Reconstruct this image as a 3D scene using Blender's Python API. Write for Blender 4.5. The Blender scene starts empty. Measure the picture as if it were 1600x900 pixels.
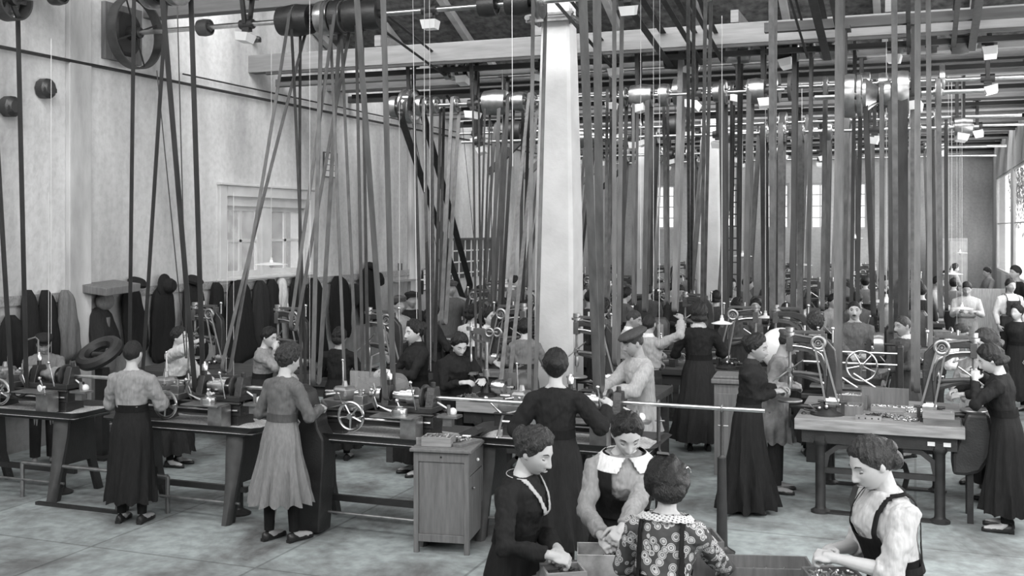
import bpy, bmesh, math, random
from math import pi, sin, cos, radians, exp, sqrt
from mathutils import Vector, Matrix, noise
SC = bpy.context.scene
COL = SC.collection
# ------------------------------------------------------------------ camera
FPX, HOR, CAMZ, TH = 1680.0, 358.0, 2.55, radians(20.56)
FW = Vector((-sin(TH), cos(TH), 0)); RT = Vector((cos(TH), sin(TH), 0)); UP = Vector((0, 0, 1))
cam = bpy.data.cameras.new('camera'); cam_o = bpy.data.objects.new('camera', cam); COL.objects.link(cam_o)
cam_o.location = (0, 0, CAMZ); cam_o.rotation_euler = (pi/2, 0, TH)
cam.sensor_width = 36; cam.lens = 36*FPX/1600; cam.shift_y = -(450-HOR)/1600; cam.clip_end = 300
SC.camera = cam_o
# ------------------------------------------------------------------ world and light
w = bpy.data.worlds.new('world'); SC.world = w; w.use_nodes = True
w.node_tree.nodes['Background'].inputs[0].default_value = (.93, .93, .93, 1)
w.node_tree.nodes['Background'].inputs[1].default_value = 1.5
WALL_L, WALL_R, WALL_B = -9.6, 2.15, 35.0
BAYS = [-3.0, 2.0, 7.0, 12.0, 17.0, 22.0, 27.0, 32.0]
def area(loc, rot, sx, sy, power):
    l = bpy.data.lights.new('daylight', 'AREA'); l.shape = 'RECTANGLE'; l.size = sx; l.size_y = sy; l.energy = power
    o = bpy.data.objects.new('daylight', l); o.location = loc; o.rotation_euler = rot; COL.objects.link(o)
for yb in BAYS[:-1]:
    # glazing of each saw-tooth bay looks out over the bay in front of it
    area(((WALL_L+WALL_R)/2, yb+.12, 6.65), (radians(62), 0, 0), 11.4, 1.6, 260)
for yw in (3.5, 9.0, 14.5, 20.0, 25.5, 31.0):
    area((WALL_R-.02, yw, 2.7), (0, radians(90), 0), 2.6, 3.9, 90)
SC.view_settings.view_transform = 'Standard'; SC.view_settings.look = 'None'
SC.view_settings.gamma = 1; SC.view_settings.use_curve_mapping = False
SC.view_settings.exposure = 0.85
SC.cycles.use_denoising = True
SC.cycles.max_bounces = 6; SC.cycles.diffuse_bounces = 4; SC.cycles.sample_clamp_indirect = 6
# ------------------------------------------------------------------ helpers
def at(px, py, d):
    return Vector((0, 0, CAMZ)) + d*(FW + (px-800)/FPX*RT + (HOR-py)/FPX*UP)
def floor_at(px, d):
    v = at(px, HOR, d); v.z = 0; return v
def depth_of(px, Y):
    return Y/(FW.y + (px-800)/FPX*RT.y)
def onY(px, Y, z=0):
    v = at(px, HOR, depth_of(px, Y)); v.z = z; return v
def onYp(px, py, Y):
    return at(px, py, depth_of(px, Y))
def onwall(px, py, X=WALL_L):
    d = X/(FW.x + (px-800)/FPX*RT.x); return at(px, py, d)
def proj(p):
    q = Vector(p)-Vector((0, 0, CAMZ)); d = q.dot(FW)
    return 800+FPX*q.dot(RT)/d, HOR-FPX*q.z/d, d
def lerp(a, b, t): return a+(b-a)*t
def sstep(t): t = max(0, min(1, t)); return t*t*(3-2*t)
_M = {}
def mat(name, c, rough=.7, metal=0.0, var=.15, scale=6.0, bump=.0, bscale=None, stretch=(1, 1, 1), spec=.4, det=4):
    if name in _M: return _M[name]
    m = bpy.data.materials.new(name); m.use_nodes = True; nt = m.node_tree; N = nt.nodes; L = nt.links
    b = N['Principled BSDF']; b.inputs['Roughness'].default_value = rough; b.inputs['Metallic'].default_value = metal
    b.inputs['Specular IOR Level'].default_value = spec
    tc = N.new('ShaderNodeTexCoord'); mp = N.new('ShaderNodeMapping'); mp.inputs['Scale'].default_value = stretch
    L.new(tc.outputs['Object'], mp.inputs[0])
    nz = N.new('ShaderNodeTexNoise'); nz.inputs['Scale'].default_value = scale; nz.inputs['Detail'].default_value = det
    L.new(mp.outputs[0], nz.inputs['Vector'])
    r = N.new('ShaderNodeValToRGB'); r.color_ramp.elements[0].position = .3; r.color_ramp.elements[1].position = .7
    a = max(0, c*(1-var)); z = min(1, c*(1+var))
    r.color_ramp.elements[0].color = (a, a, a, 1); r.color_ramp.elements[1].color = (z, z, z, 1)
    L.new(nz.outputs[0], r.inputs[0]); L.new(r.outputs[0], b.inputs['Base Color'])
    if bump:
        n2 = N.new('ShaderNodeTexNoise'); n2.inputs['Scale'].default_value = bscale or scale*3; n2.inputs['Detail'].default_value = 3
        L.new(mp.outputs[0], n2.inputs['Vector'])
        bp = N.new('ShaderNodeBump'); bp.inputs['Strength'].default_value = bump; bp.inputs['Distance'].default_value = .02
        L.new(n2.outputs[0], bp.inputs['Height']); L.new(bp.outputs[0], b.inputs['Normal'])
    _M[name] = m; return m
IRON = mat('cast iron', .022, .45, .0, .3, 9, .15, 60, spec=.6)
IRONL = mat('worn painted iron', .06, .5, 0, .3, 7, .1, 50, spec=.5)
STEEL = mat('bright steel', .62, .28, 1, .12, 20)
DSTEEL = mat('dull steel', .30, .42, .85, .25, 12)
PULL = mat('polished pulley steel', .42, .30, .9, .2, 14)
LEATH = mat('leather belting', .085, .6, 0, .3, 5, .1, 40, (3, 3, .6))
LEATHD = mat('dark leather belting', .028, .55, 0, .35, 5, .1, 40, (3, 3, .6))
LEATHL = mat('worn pale leather belting', .16, .6, 0, .25, 5, .1, 40, (3, 3, .6))
WOOD = mat('bench wood', .13, .65, 0, .35, 4, .15, 30, (1, 9, 9))
WOODL = mat('pale bench wood', .25, .65, 0, .3, 4, .15, 30, (1, 9, 9))
WOODC = mat('cabinet wood', .15, .55, 0, .22, 5, .1, 40, (8, 8, .8))
BEAM = mat('whitened roof timber', .19, .8, 0, .18, 3, .1, 25, (.6, 6, 6))
DBEAM = mat('dark roof timber', .05, .8, 0, .25, 3, .1, 25, (.6, 6, 6))
CORD = mat('white cord', .55, .7, 0, .1)
ENAM = mat('white enamel', .78, .25, 0, .05)
SKIN = mat('skin', .43, .5, 0, .05, 20)
SKIND = mat('weathered skin', .27, .55, 0, .08, 20)
HAIR = mat('dark hair', .014, .42, 0, .5, 22, .6, 70, (3, 3, 1), spec=.3)
HAIRB = mat('brown hair', .032, .42, 0, .5, 22, .6, 70, (3, 3, 1), spec=.3)
BLACK = mat('black leather', .02, .35, 0, .2)
CHIP = mat('metal swarf', .62, .5, .0, .3, 60, .6, 120)
LIP = mat('lips', .26, .5, 0, .05); EYEW = mat('eye white', .6, .3, 0, .02); PUPIL = mat('iris', .02, .2, 0, .02)
PAPER = mat('paper', .7, .7, 0, .1, 12)
TIN = mat('tinplate box', .5, .4, .5, .45, 10, .1, 30)
def cloth(c, rough=.85, var=.14):
    c = c*.5 if c < .07 else c*.8 if c < .25 else c*.9
    return mat('cloth %.3f' % c, c, rough, 0, var, 26, .75, 8, (2.4, 2.4, .6), spec=.12)
class MB:
    def __init__(s): s.v = []; s.f = []
    def add(s, vs, fs):
        o = len(s.v); s.v += [tuple(v) for v in vs]; s.f += [tuple(i+o for i in f) for f in fs]; return s
    def box(s, c, size, rz=0, rx=0, ry=0, M=None):
        hx, hy, hz = size[0]/2, size[1]/2, size[2]/2
        R = Matrix.Rotation(rz, 3, 'Z') @ Matrix.Rotation(ry, 3, 'Y') @ Matrix.Rotation(rx, 3, 'X')
        if M is not None: R = M
        c = Vector(c)
        vs = [c+R@Vector((x*hx, y*hy, z*hz)) for z in (-1, 1) for y in (-1, 1) for x in (-1, 1)]
        return s.add(vs, [(0, 2, 3, 1), (4, 5, 7, 6), (0, 1, 5, 4), (2, 6, 7, 3), (0, 4, 6, 2), (1, 3, 7, 5)])
    def bb(s, x0, x1, y0, y1, z0, z1):
        return s.box(((x0+x1)/2, (y0+y1)/2, (z0+z1)/2), (x1-x0, y1-y0, z1-z0))
    def bar(s, p, q, w, h, up=(0, 0, 1)):
        p = Vector(p); q = Vector(q); a = (q-p); L = a.length; a.normalize()
        u = Vector(up); b = a.cross(u)
        if b.length < 1e-4: b = a.cross(Vector((1, 0, 0)))
        b.normalize(); c = b.cross(a)
        M = Matrix((a, b, c)).transposed()
        return s.box((p+q)/2, (L, w, h), M=M)
    def tube(s, pts, rad, n=8, caps=True, flat=None):
        pts = [Vector(p) for p in pts]
        if not hasattr(rad, '__len__'): rad = [rad]*len(pts)
        vs = []; fs = []; b = None
        for i, p in enumerate(pts):
            t = (pts[min(i+1, len(pts)-1)]-pts[max(i-1, 0)])
            t = t.normalized() if t.length > 1e-9 else Vector((0, 0, 1))
            if b is None:
                b = t.cross(Vector((0, 0, 1)))
                if b.length < .05: b = t.cross(Vector((1, 0, 0)))
            b = (b-t*b.dot(t)).normalized(); c = t.cross(b)
            for k in range(n):
                a = 2*pi*k/n; vs.append(p+(b*cos(a)+c*sin(a))*rad[i])
        for i in range(len(pts)-1):
            for k in range(n):
                k2 = (k+1) % n; fs.append((i*n+k, i*n+k2, (i+1)*n+k2, (i+1)*n+k))
        if caps: fs.append(tuple(range(n-1, -1, -1))); fs.append(tuple((len(pts)-1)*n+k for k in range(n)))
        return s.add(vs, fs)
    def cyl(s, p, q, r, r2=None, n=16): return s.tube([p, q], [r, r if r2 is None else r2], n)
    def lathe(s, prof, o=(0, 0, 0), ax=(0, 0, 1), n=20, closed=False):
        """prof: (radius, distance along axis)"""
        o = Vector(o); a = Vector(ax).normalized(); b = a.cross(Vector((0, 0, 1)))
        if b.length < .05: b = Vector((1, 0, 0))
        b.normalize(); c = a.cross(b); vs = []; fs = []
        for r, t in prof:
            for k in range(n):
                g = 2*pi*k/n; vs.append(o+a*t+(b*cos(g)+c*sin(g))*r)
        m = len(prof)
        for i in range(m if closed else m-1):
            j = (i+1) % m
            for k in range(n): fs.append((i*n+k, i*n+(k+1) % n, j*n+(k+1) % n, j*n+k))
        if not closed:
            fs.append(tuple(range(n-1, -1, -1))); fs.append(tuple((m-1)*n+k for k in range(n)))
        return s.add(vs, fs)
    def ring(s, c, ax, R, r, n=28, m=8):
        return s.lathe([(R+r*cos(2*pi*j/m), r*sin(2*pi*j/m)) for j in range(m)], c, ax, n, True)
    def ball(s, c, r, n=12, m=8, R=None):
        c = Vector(c); r = r if hasattr(r, '__len__') else (r, r, r); vs = []; fs = []
        for i in range(1, m):
            e = pi*i/m
            for k in range(n):
                a = 2*pi*k/n; v = Vector((r[0]*sin(e)*cos(a), r[1]*sin(e)*sin(a), r[2]*cos(e)))
                vs.append(c+(R@v if R is not None else v))
        t = Vector((0, 0, r[2]))
        vs.append(c+(R@t if R is not None else t)); vs.append(c-(R@t if R is not None else t)); T = len(vs)-2
        for i in range(m-2):
            for k in range(n): fs.append((i*n+k, (i+1)*n+k, (i+1)*n+(k+1) % n, i*n+(k+1) % n))
        for k in range(n): fs.append((T, k, (k+1) % n)); fs.append((T+1, (m-2)*n+(k+1) % n, (m-2)*n+k))
        return s.add(vs, fs)
    def loft(s, rings, caps=True):
        n = len(rings[0]); vs = [v for r in rings for v in r]; fs = []
        for i in range(len(rings)-1):
            for k in range(n): fs.append((i*n+k, i*n+(k+1) % n, (i+1)*n+(k+1) % n, (i+1)*n+k))
        if caps: fs.append(tuple(range(n-1, -1, -1))); fs.append(tuple((len(rings)-1)*n+k for k in range(n)))
        return s.add(vs, fs)
    def prism(s, poly, o, ex, ey, th):
        """poly 2D outline in the plane (ex, ey) at o, extruded th along ex x ey, centred"""
        o = Vector(o); ex = Vector(ex); ey = Vector(ey); ez = ex.cross(ey).normalized()*th/2; n = len(poly)
        vs = [o+ex*x+ey*y-ez for x, y in poly]+[o+ex*x+ey*y+ez for x, y in poly]
        fs = [tuple(range(n-1, -1, -1)), tuple(range(n, 2*n))]+[(i, (i+1) % n, n+(i+1) % n, n+i) for i in range(n)]
        return s.add(vs, fs)
    def band(s, line, o, ex, ey, w, th):
        """thick bent band: line = 2D centre line, w = width in plane, th = depth"""
        L = [Vector((a, b)) for a, b in line]; A = []; B = []
        ws = w if hasattr(w, '__len__') else [w]*len(L)
        for i, p in enumerate(L):
            t = (L[min(i+1, len(L)-1)]-L[max(i-1, 0)]).normalized(); nn = Vector((-t.y, t.x))*ws[i]/2
            A.append(p+nn); B.append(p-nn)
        o = Vector(o); ex = Vector(ex); ey = Vector(ey); ez = ex.cross(ey).normalized()*th/2
        rings = []
        for a, b in zip(A, B):
            P = lambda q: o+ex*q.x+ey*q.y
            rings.append([P(a)-ez, P(a)+ez, P(b)+ez, P(b)-ez])
        return s.loft(rings)
    def xform(s, M):
        s.v = [tuple(M@Vector(v)) for v in s.v]; return s
    def build(s, name, m, parent=None, loc=(0, 0, 0), rz=0, smooth=40, bevel=0):
        me = bpy.data.meshes.new(name); me.from_pydata(s.v, [], s.f); me.validate(); me.update()
        if m is not None: me.materials.append(m)
        bm = bmesh.new(); bm.from_mesh(me); bmesh.ops.recalc_face_normals(bm, faces=bm.faces); bm.to_mesh(me); bm.free()
        if smooth:
            me.polygons.foreach_set('use_smooth', [True]*len(me.polygons)); me.set_sharp_from_angle(angle=radians(smooth))
        o = bpy.data.objects.new(name, me); COL.objects.link(o); o.location = loc; o.rotation_euler = (0, 0, rz)
        if parent is not None: o.parent = parent
        if bevel:
            b = o.modifiers.new('bevel', 'BEVEL'); b.width = bevel; b.segments = 2; b.limit_method = 'ANGLE'
        return o
def tag(o, label=None, cat=None, group=None, kind=None):
    if label: o['label'] = label
    if cat: o['category'] = cat
    if group: o['group'] = group
    if kind: o['kind'] = kind
    return o
def empty(name, loc, rz=0, label=None, cat=None, group=None):
    o = bpy.data.objects.new(name, None); COL.objects.link(o); o.location = loc; o.rotation_euler = (0, 0, rz)
    o.empty_display_size = .1
    return tag(o, label, cat, group)
def copy_tree(o, parent=None, loc=None, rz=None, label=None):
    kids = [c for c in COL.objects if c.parent == o]
    c = o.copy(); COL.objects.link(c); c.parent = parent
    if loc is not None: c.location = loc
    if rz is not None: c.rotation_euler = (0, 0, rz)
    if label: c['label'] = label
    for k in kids: copy_tree(k, c)
    return c
ORD = 'first second third fourth fifth sixth seventh eighth ninth tenth eleventh twelfth thirteenth fourteenth fifteenth sixteenth seventeenth eighteenth nineteenth twentieth'.split()
TEN = ['', '', 'twenty', 'thirty', 'forty', 'fifty', 'sixty', 'seventy', 'eighty', 'ninety']
def ordn(i):
    if i < 20: return ORD[i]
    n = i+1
    return TEN[n//10]+'-'+ORD[n % 10-1] if n % 10 else TEN[n//10][:-1]+'ieth'
def rank(objs, fmt, key=None):
    """label things by their order from the left in the photograph"""
    objs = sorted(objs, key=key or (lambda o: proj(o.location)[0]))
    for i, o in enumerate(objs): o['label'] = fmt % ordn(i)
# ------------------------------------------------------------------ structure
def struct(name, mb, m, smooth=0, bevel=0, parent=None):
    o = mb.build(name, m, parent, smooth=smooth, bevel=bevel)
    if parent is None: o['kind'] = 'structure'
    return o
def node_mat(name):
    m = bpy.data.materials.new(name); m.use_nodes = True; return m, m.node_tree.nodes, m.node_tree.links, m.node_tree.nodes['Principled BSDF']
def plaster():
    m, N, L, b = node_mat('stained lime plaster'); b.inputs['Roughness'].default_value = .9
    tc = N.new('ShaderNodeTexCoord')
    n1 = N.new('ShaderNodeTexNoise'); n1.inputs['Scale'].default_value = .38; n1.inputs['Detail'].default_value = 8; n1.inputs['Roughness'].default_value = .62
    mp = N.new('ShaderNodeMapping'); mp.inputs['Scale'].default_value = (1, 2.2, .45)
    L.new(tc.outputs['Object'], mp.inputs[0]); L.new(mp.outputs[0], n1.inputs['Vector'])
    r1 = N.new('ShaderNodeValToRGB'); e = r1.color_ramp.elements
    e[0].position = .34; e[0].color = (.31, .31, .31, 1); e[1].position = .66; e[1].color = (.66, .66, .66, 1)
    L.new(n1.outputs[0], r1.inputs[0])
    n2 = N.new('ShaderNodeTexNoise'); n2.inputs['Scale'].default_value = 14; n2.inputs['Detail'].default_value = 6
    L.new(tc.outputs['Object'], n2.inputs['Vector'])
    r2 = N.new('ShaderNodeValToRGB'); r2.color_ramp.elements[0].position = .25; r2.color_ramp.elements[0].color = (.84, .84, .84, 1)
    r2.color_ramp.elements[1].position = .6; L.new(n2.outputs[0], r2.inputs[0])
    mx = N.new('ShaderNodeMixRGB'); mx.blend_type = 'MULTIPLY'; mx.inputs[0].default_value = 1
    L.new(r1.outputs[0], mx.inputs[1]); L.new(r2.outputs[0], mx.inputs[2])
    # dirty dado below coat rail height
    sp = N.new('ShaderNodeSeparateXYZ'); L.new(tc.outputs['Object'], sp.inputs[0])
    ad = N.new('ShaderNodeMath'); ad.operation = 'MULTIPLY_ADD'; ad.inputs[1].default_value = .9; L.new(n1.outputs[0], ad.inputs[0]); L.new(sp.outputs[2], ad.inputs[2])
    mr = N.new('ShaderNodeMapRange'); mr.inputs[1].default_value = 1.0; mr.inputs[2].default_value = 2.3; mr.inputs[3].default_value = .55; mr.inputs[4].default_value = 1
    L.new(ad.outputs[0], mr.inputs[0])
    m2 = N.new('ShaderNodeMixRGB'); m2.blend_type = 'MULTIPLY'; m2.inputs[0].default_value = 1
    L.new(mx.outputs[0], m2.inputs[1]); L.new(mr.outputs[0], m2.inputs[2]); L.new(m2.outputs[0], b.inputs['Base Color'])
    bp = N.new('ShaderNodeBump'); bp.inputs['Strength'].default_value = .3; bp.inputs['Distance'].default_value = .03
    L.new(n2.outputs[0], bp.inputs['Height']); L.new(bp.outputs[0], b.inputs['Normal'])
    return m
def concrete_floor():
    m, N, L, b = node_mat('worn concrete floor'); b.inputs['Roughness'].default_value = .8
    tc = N.new('ShaderNodeTexCoord')
    n1 = N.new('ShaderNodeTexNoise'); n1.inputs['Scale'].default_value = 1.1; n1.inputs['Detail'].default_value = 9; n1.inputs['Roughness'].default_value = .65
    n1.inputs['Distortion'].default_value = .6
    L.new(tc.outputs['Object'], n1.inputs['Vector'])
    r1 = N.new('ShaderNodeValToRGB'); e = r1.color_ramp.elements
    e[0].position = .34; e[0].color = (.13, .13, .13, 1); e[1].position = .60; e[1].color = (.38, .42, .42, 1)
    L.new(n1.outputs[0], r1.inputs[0])
    br = N.new('ShaderNodeTexBrick'); br.offset = 0; br.inputs['Scale'].default_value = 1; br.inputs['Brick Width'].default_value = 1.55; br.inputs['Row Height'].default_value = 2.3
    br.inputs['Mortar Size'].default_value = .012; br.inputs['Color1'].default_value = (1, 1, 1, 1); br.inputs['Color2'].default_value = (.88, .88, .88, 1); br.inputs['Mortar'].default_value = (.62, .62, .62, 1)
    L.new(tc.outputs['Object'], br.inputs['Vector'])
    n3 = N.new('ShaderNodeTexNoise'); n3.inputs['Scale'].default_value = 9; n3.inputs['Detail'].default_value = 8; L.new(tc.outputs['Object'], n3.inputs['Vector'])
    r3 = N.new('ShaderNodeValToRGB'); r3.color_ramp.elements[0].position = .3; r3.color_ramp.elements[0].color = (.6, .6, .6, 1); r3.color_ramp.elements[1].position = .62
    L.new(n3.outputs[0], r3.inputs[0])
    mx = N.new('ShaderNodeMixRGB'); mx.blend_type = 'MULTIPLY'; mx.inputs[0].default_value = 1; L.new(r1.outputs[0], mx.inputs[1]); L.new(br.outputs[0], mx.inputs[2])
    m2 = N.new('ShaderNodeMixRGB'); m2.blend_type = 'MULTIPLY'; m2.inputs[0].default_value = .8; L.new(mx.outputs[0], m2.inputs[1]); L.new(r3.outputs[0], m2.inputs[2])
    L.new(m2.outputs[0], b.inputs['Base Color'])
    bp = N.new('ShaderNodeBump'); bp.inputs['Strength'].default_value = .25; bp.inputs['Distance'].default_value = .02
    L.new(n3.outputs[0], bp.inputs['Height']); L.new(bp.outputs[0], b.inputs['Normal'])
    return m
PLAST = plaster(); CONC = concrete_floor()
WORN = mat('worn patchy plaster', .40, .9, 0, .38, 2.2, .5, 9, (1, 1, .4), det=8)
WHITE = mat('whitewash', .52, .85, 0, .10, 3, .15, 20)
ROOFM = mat('tarred roof boards', .10, .85, 0, .55, 9, .3, 40, (1, 1, 1), det=6)
struct('floor', MB().bb(WALL_L-.3, WALL_R+.3, -5, WALL_B+.3, -.2, 0), CONC)
# left wall with the opening of window_1
WY0, WY1, WZ0, WZ1 = 13.45, 15.8, 1.84, 3.04
mb = MB(); T = .35
mb.bb(WALL_L-T, WALL_L, -5, WY0, 0, 8.2); mb.bb(WALL_L-T, WALL_L, WY1, WALL_B, 0, 8.2)
mb.bb(WALL_L-T, WALL_L, WY0, WY1, 0, WZ0); mb.bb(WALL_L-T, WALL_L, WY0, WY1, WZ1, 8.2)
struct('wall_left', mb, PLAST)
# pilasters of the left wall
for i, (ya, yb2) in enumerate(((10.25, 10.62), (19.6, 20.1), (27.0, 27.5))):
    struct('trim_%d' % (i+1), MB().bb(WALL_L, WALL_L+.07, ya, yb2, 0, 5.4), WORN, bevel=.01)
# far wall with openings
mb = MB(); yb0, yb1 = WALL_B, WALL_B+.35
def rectwall(mb, x0, x1, z0, z1, holes):
    xs = sorted({x0, x1}|{h[0] for h in holes}|{h[1] for h in holes})
    for a, b in zip(xs, xs[1:]):
        hs = sorted([(h[2], h[3]) for h in holes if h[0] <= a and h[1] >= b]); z = z0
        for p, q in hs:
            if p > z: mb.bb(a, b, yb0, yb1, z, p)
            z = q
        if z < z1: mb.bb(a, b, yb0, yb1, z, z1)
BW = [(-8.6, -7.4), (-6.6, -5.4), (-4.6, -3.75), (-3.3, -2.55), (-2.1, -1.4)]
holes = [(a, b, 2.55, 4.0) for a, b in BW]+[(-.62, .12, 0, 2.35)]
rectwall(mb, WALL_L-.35, WALL_R+.35, 0, 8.2, holes); struct('wall_back', mb, PLAST)
GLASS, gn, gl, gb = node_mat('window glass'); gb.inputs['Base Color'].default_value = (.9, .9, .9, 1); gb.inputs['Roughness'].default_value = .05
gt = gn.new('ShaderNodeBsdfTransparent'); gx = gn.new('ShaderNodeMixShader'); gx.inputs[0].default_value = .22
gl.new(gt.outputs[0], gx.inputs[1]); gl.new(gb.outputs[0], gx.inputs[2]); gl.new(gx.outputs[0], gn['Material Output'].inputs[0])
GLASS2, gn, gl, gb = node_mat('clear shield glass'); gb.inputs['Base Color'].default_value = (.5, .5, .5, 1); gb.inputs['Roughness'].default_value = .1
gt = gn.new('ShaderNodeBsdfTransparent'); gx = gn.new('ShaderNodeMixShader'); gx.inputs[0].default_value = .3
gl.new(gt.outputs[0], gx.inputs[1]); gl.new(gb.outputs[0], gx.inputs[2]); gl.new(gx.outputs[0], gn['Material Output'].inputs[0])
def window(name, axis, p, a0, a1, z0, z1, nx, nz, fw=.06, bw=.03, m=WHITE, depth=.1):
    """axis 'X' : window in a plane X=p spanning Y a0..a1; 'Y' the other way"""
    mb = MB()
    def b(a, c, e, f, dd=depth):
        if axis == 'X': mb.bb(p-dd/2, p+dd/2, a, c, e, f)
        else: mb.bb(a, c, p-dd/2, p+dd/2, e, f)
    b(a0, a1, z1-fw, z1); b(a0, a1, z0, z0+fw); b(a0, a0+fw, z0+fw, z1-fw); b(a1-fw, a1, z0+fw, z1-fw)
    for i in range(1, nx): x = lerp(a0, a1, i/nx); b(x-bw/2, x+bw/2, z0+fw, z1-fw, depth*.5)
    for i in range(1, nz): z = lerp(z0, z1, i/nz); b(a0+fw, a1-fw, z-bw/2, z+bw/2, depth*.45)
    o = struct(name, mb, m)
    g = MB(); q = .006
    if axis == 'X': g.bb(p-q, p+q, a0+fw, a1-fw, z0+fw, z1-fw)
    else: g.bb(a0+fw, a1-fw, p-q, p+q, z0+fw, z1-fw)
    g.build('pane', GLASS, o, smooth=0); return o
# window_1: two casements of four panes with a stout centre post, architrave round it
ws = struct('window_1', MB().bb(WALL_L-.16, WALL_L-.04, (WY0+WY1)/2-.13, (WY0+WY1)/2+.13, WZ0, WZ1-.12).bb(WALL_L-.16, WALL_L-.02, WY0, WY1, WZ1-.14, WZ1)
            .bb(WALL_L-.16, WALL_L-.04, WY0, WY0+.06, WZ0, WZ1-.14).bb(WALL_L-.16, WALL_L-.04, WY1-.06, WY1, WZ0, WZ1-.14), WHITE)
ym = (WY0+WY1)/2
for a, c in ((WY0+.06, ym-.13), (ym+.13, WY1-.06)):
    mb = MB(); X = WALL_L-.12; fw = .07
    mb.bb(X-.03, X+.03, a, c, WZ0, WZ0+fw).bb(X-.03, X+.03, a, c, WZ1-.14-fw, WZ1-.14).bb(X-.03, X+.03, a, a+fw, WZ0+fw, WZ1-.14-fw).bb(X-.03, X+.03, c-fw, c, WZ0+fw, WZ1-.14-fw)
    mb.bb(X-.015, X+.015, (a+c)/2-.03, (a+c)/2+.03, WZ0+fw, WZ1-.14-fw)
    zc = (WZ0+WZ1-.14)/2; mb.bb(X-.015, X+.015, a+fw, c-fw, zc-.02, zc+.02)
    s_ = mb.build('casement', WHITE, ws, smooth=0)
    MB().bb(X-.004, X+.004, a+fw, c-fw, WZ0+fw, WZ1-.14-fw).build('pane', GLASS, s_, smooth=0)
mb = MB()
mb.bb(WALL_L, WALL_L+.05, WY0-.17, WY0, WZ0-.02, WZ1+.16).bb(WALL_L, WALL_L+.05, WY1, WY1+.17, WZ0-.02, WZ1+.16).bb(WALL_L, WALL_L+.05, WY0, WY1, WZ1, WZ1+.16)
mb.bb(WALL_L, WALL_L+.09, WY0-.2, WY1+.2, WZ1+.16, WZ1+.2).bb(WALL_L, WALL_L+.1, WY0-.2, WY1+.2, WZ0-.06, WZ0-.02)
struct('trim_4', mb, WHITE, bevel=.008)
# coat rail board along the left wall
struct('trim_5', MB().bb(WALL_L, WALL_L+.035, 6.0, 13.2, 1.68, 1.79).bb(WALL_L, WALL_L+.035, 13.2, 20.3, 1.62, 1.73), WOODL)
# yard outside the left window
struct('yard_wall', MB().bb(-15.5, -15.1, 8, 30, -.2, 4.2).bb(-15.5, -9.95, 8, 40, -.4, -.2), mat('yard masonry', .14, .9, 0, .6, 3, .2, 8))
# right wall: tall windows
RWIN = [(y-2.5, y+2.5) for y in (3.5, 9.0, 14.5, 20.0, 25.5, 31.0)]
mb = MB(); X0, X1 = WALL_R, WALL_R+.08
mb.bb(X0, X1, -5, WALL_B, 0, 1.4); mb.bb(X0, X1, -5, WALL_B, 4.0, 8.2); y = -5
for a, c in RWIN: mb.bb(X0, X1, y, a, 1.4, 4.0); y = c
mb.bb(X0, X1, y, WALL_B, 1.4, 4.0); struct('wall_right', mb, PLAST)
for i, (a, c) in enumerate(RWIN): window('window_%d' % (i+2), 'X', X0+.05, a, c, 1.4, 4.0, 1, 2, .05, .03, WHITE, .06)
for i, (a, c) in enumerate(BW): window('window_%d' % (i+8), 'Y', WALL_B+.1, a, c, 2.55, 4.0, 3, 4, .07, .035)
mb = MB(); mb.bb(-.62, -.54, WALL_B-.06, WALL_B+.1, 0, 2.35).bb(.04, .12, WALL_B-.06, WALL_B+.1, 0, 2.35).bb(-.62, .12, WALL_B-.06, WALL_B+.1, 2.28, 2.4)
d_ = struct('door_1', mb, mat('door paint', .3, .5))
mb = MB(); mb.bb(-.54, .04, WALL_B, WALL_B+.05, 0, 2.28)
for i in range(2):
    for j in range(3): mb.bb(-.5+i*.28, -.26+i*.28, WALL_B-.02, WALL_B, .15+j*.72, .75+j*.72)
mb.build('door_leaf', mat('door panel paint', .22, .5), d_, smooth=0)
# saw-tooth roof: a glazed face, then a boarded slope falling away from it
mb = MB(); rf = MB()
for i, yb in enumerate(BAYS):
    y1 = yb+4.95; X0, X1 = WALL_L-.3, WALL_R+.3; za, zb = 7.6, 5.55
    mb.add([(X0, yb, za), (X1, yb, za), (X1, y1, zb), (X0, y1, zb), (X0, yb, za+.12), (X1, yb, za+.12), (X1, y1, zb+.12), (X0, y1, zb+.12)],
           [(0, 1, 2, 3), (7, 6, 5, 4), (0, 4, 5, 1), (2, 6, 7, 3), (0, 3, 7, 4), (1, 5, 6, 2)])
    if i < 7:
        n = 9
        for k in range(n+1):
            x = lerp(WALL_L+.1, WALL_R-.1, k/n)
            rf.bar((x, yb+.02, za-.06), (x, y1-.1, zb-.04), .1, .12)
struct('ceiling', mb, ROOFM)
struct('rafters', rf, mat('whitened rafters', .34, .8, 0, .2, 4))
struct('wall_front', MB().bb(WALL_L-.3, WALL_R+.3, -5.3, -5, 0, 8.2), PLAST)
# glazing bars of each roof light
for i, yb in enumerate(BAYS[1:-1]):
    mb = MB()
    for k in range(20):
        x = lerp(WALL_L, WALL_R, k/19); mb.bb(x-.02, x+.02, yb-.02, yb+.02, 5.68, 7.6)
    mb.bb(WALL_L, WALL_R, yb-.05, yb+.05, 5.5, 5.68)
    struct('window_%d' % (i+13), mb, WHITE)
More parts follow.
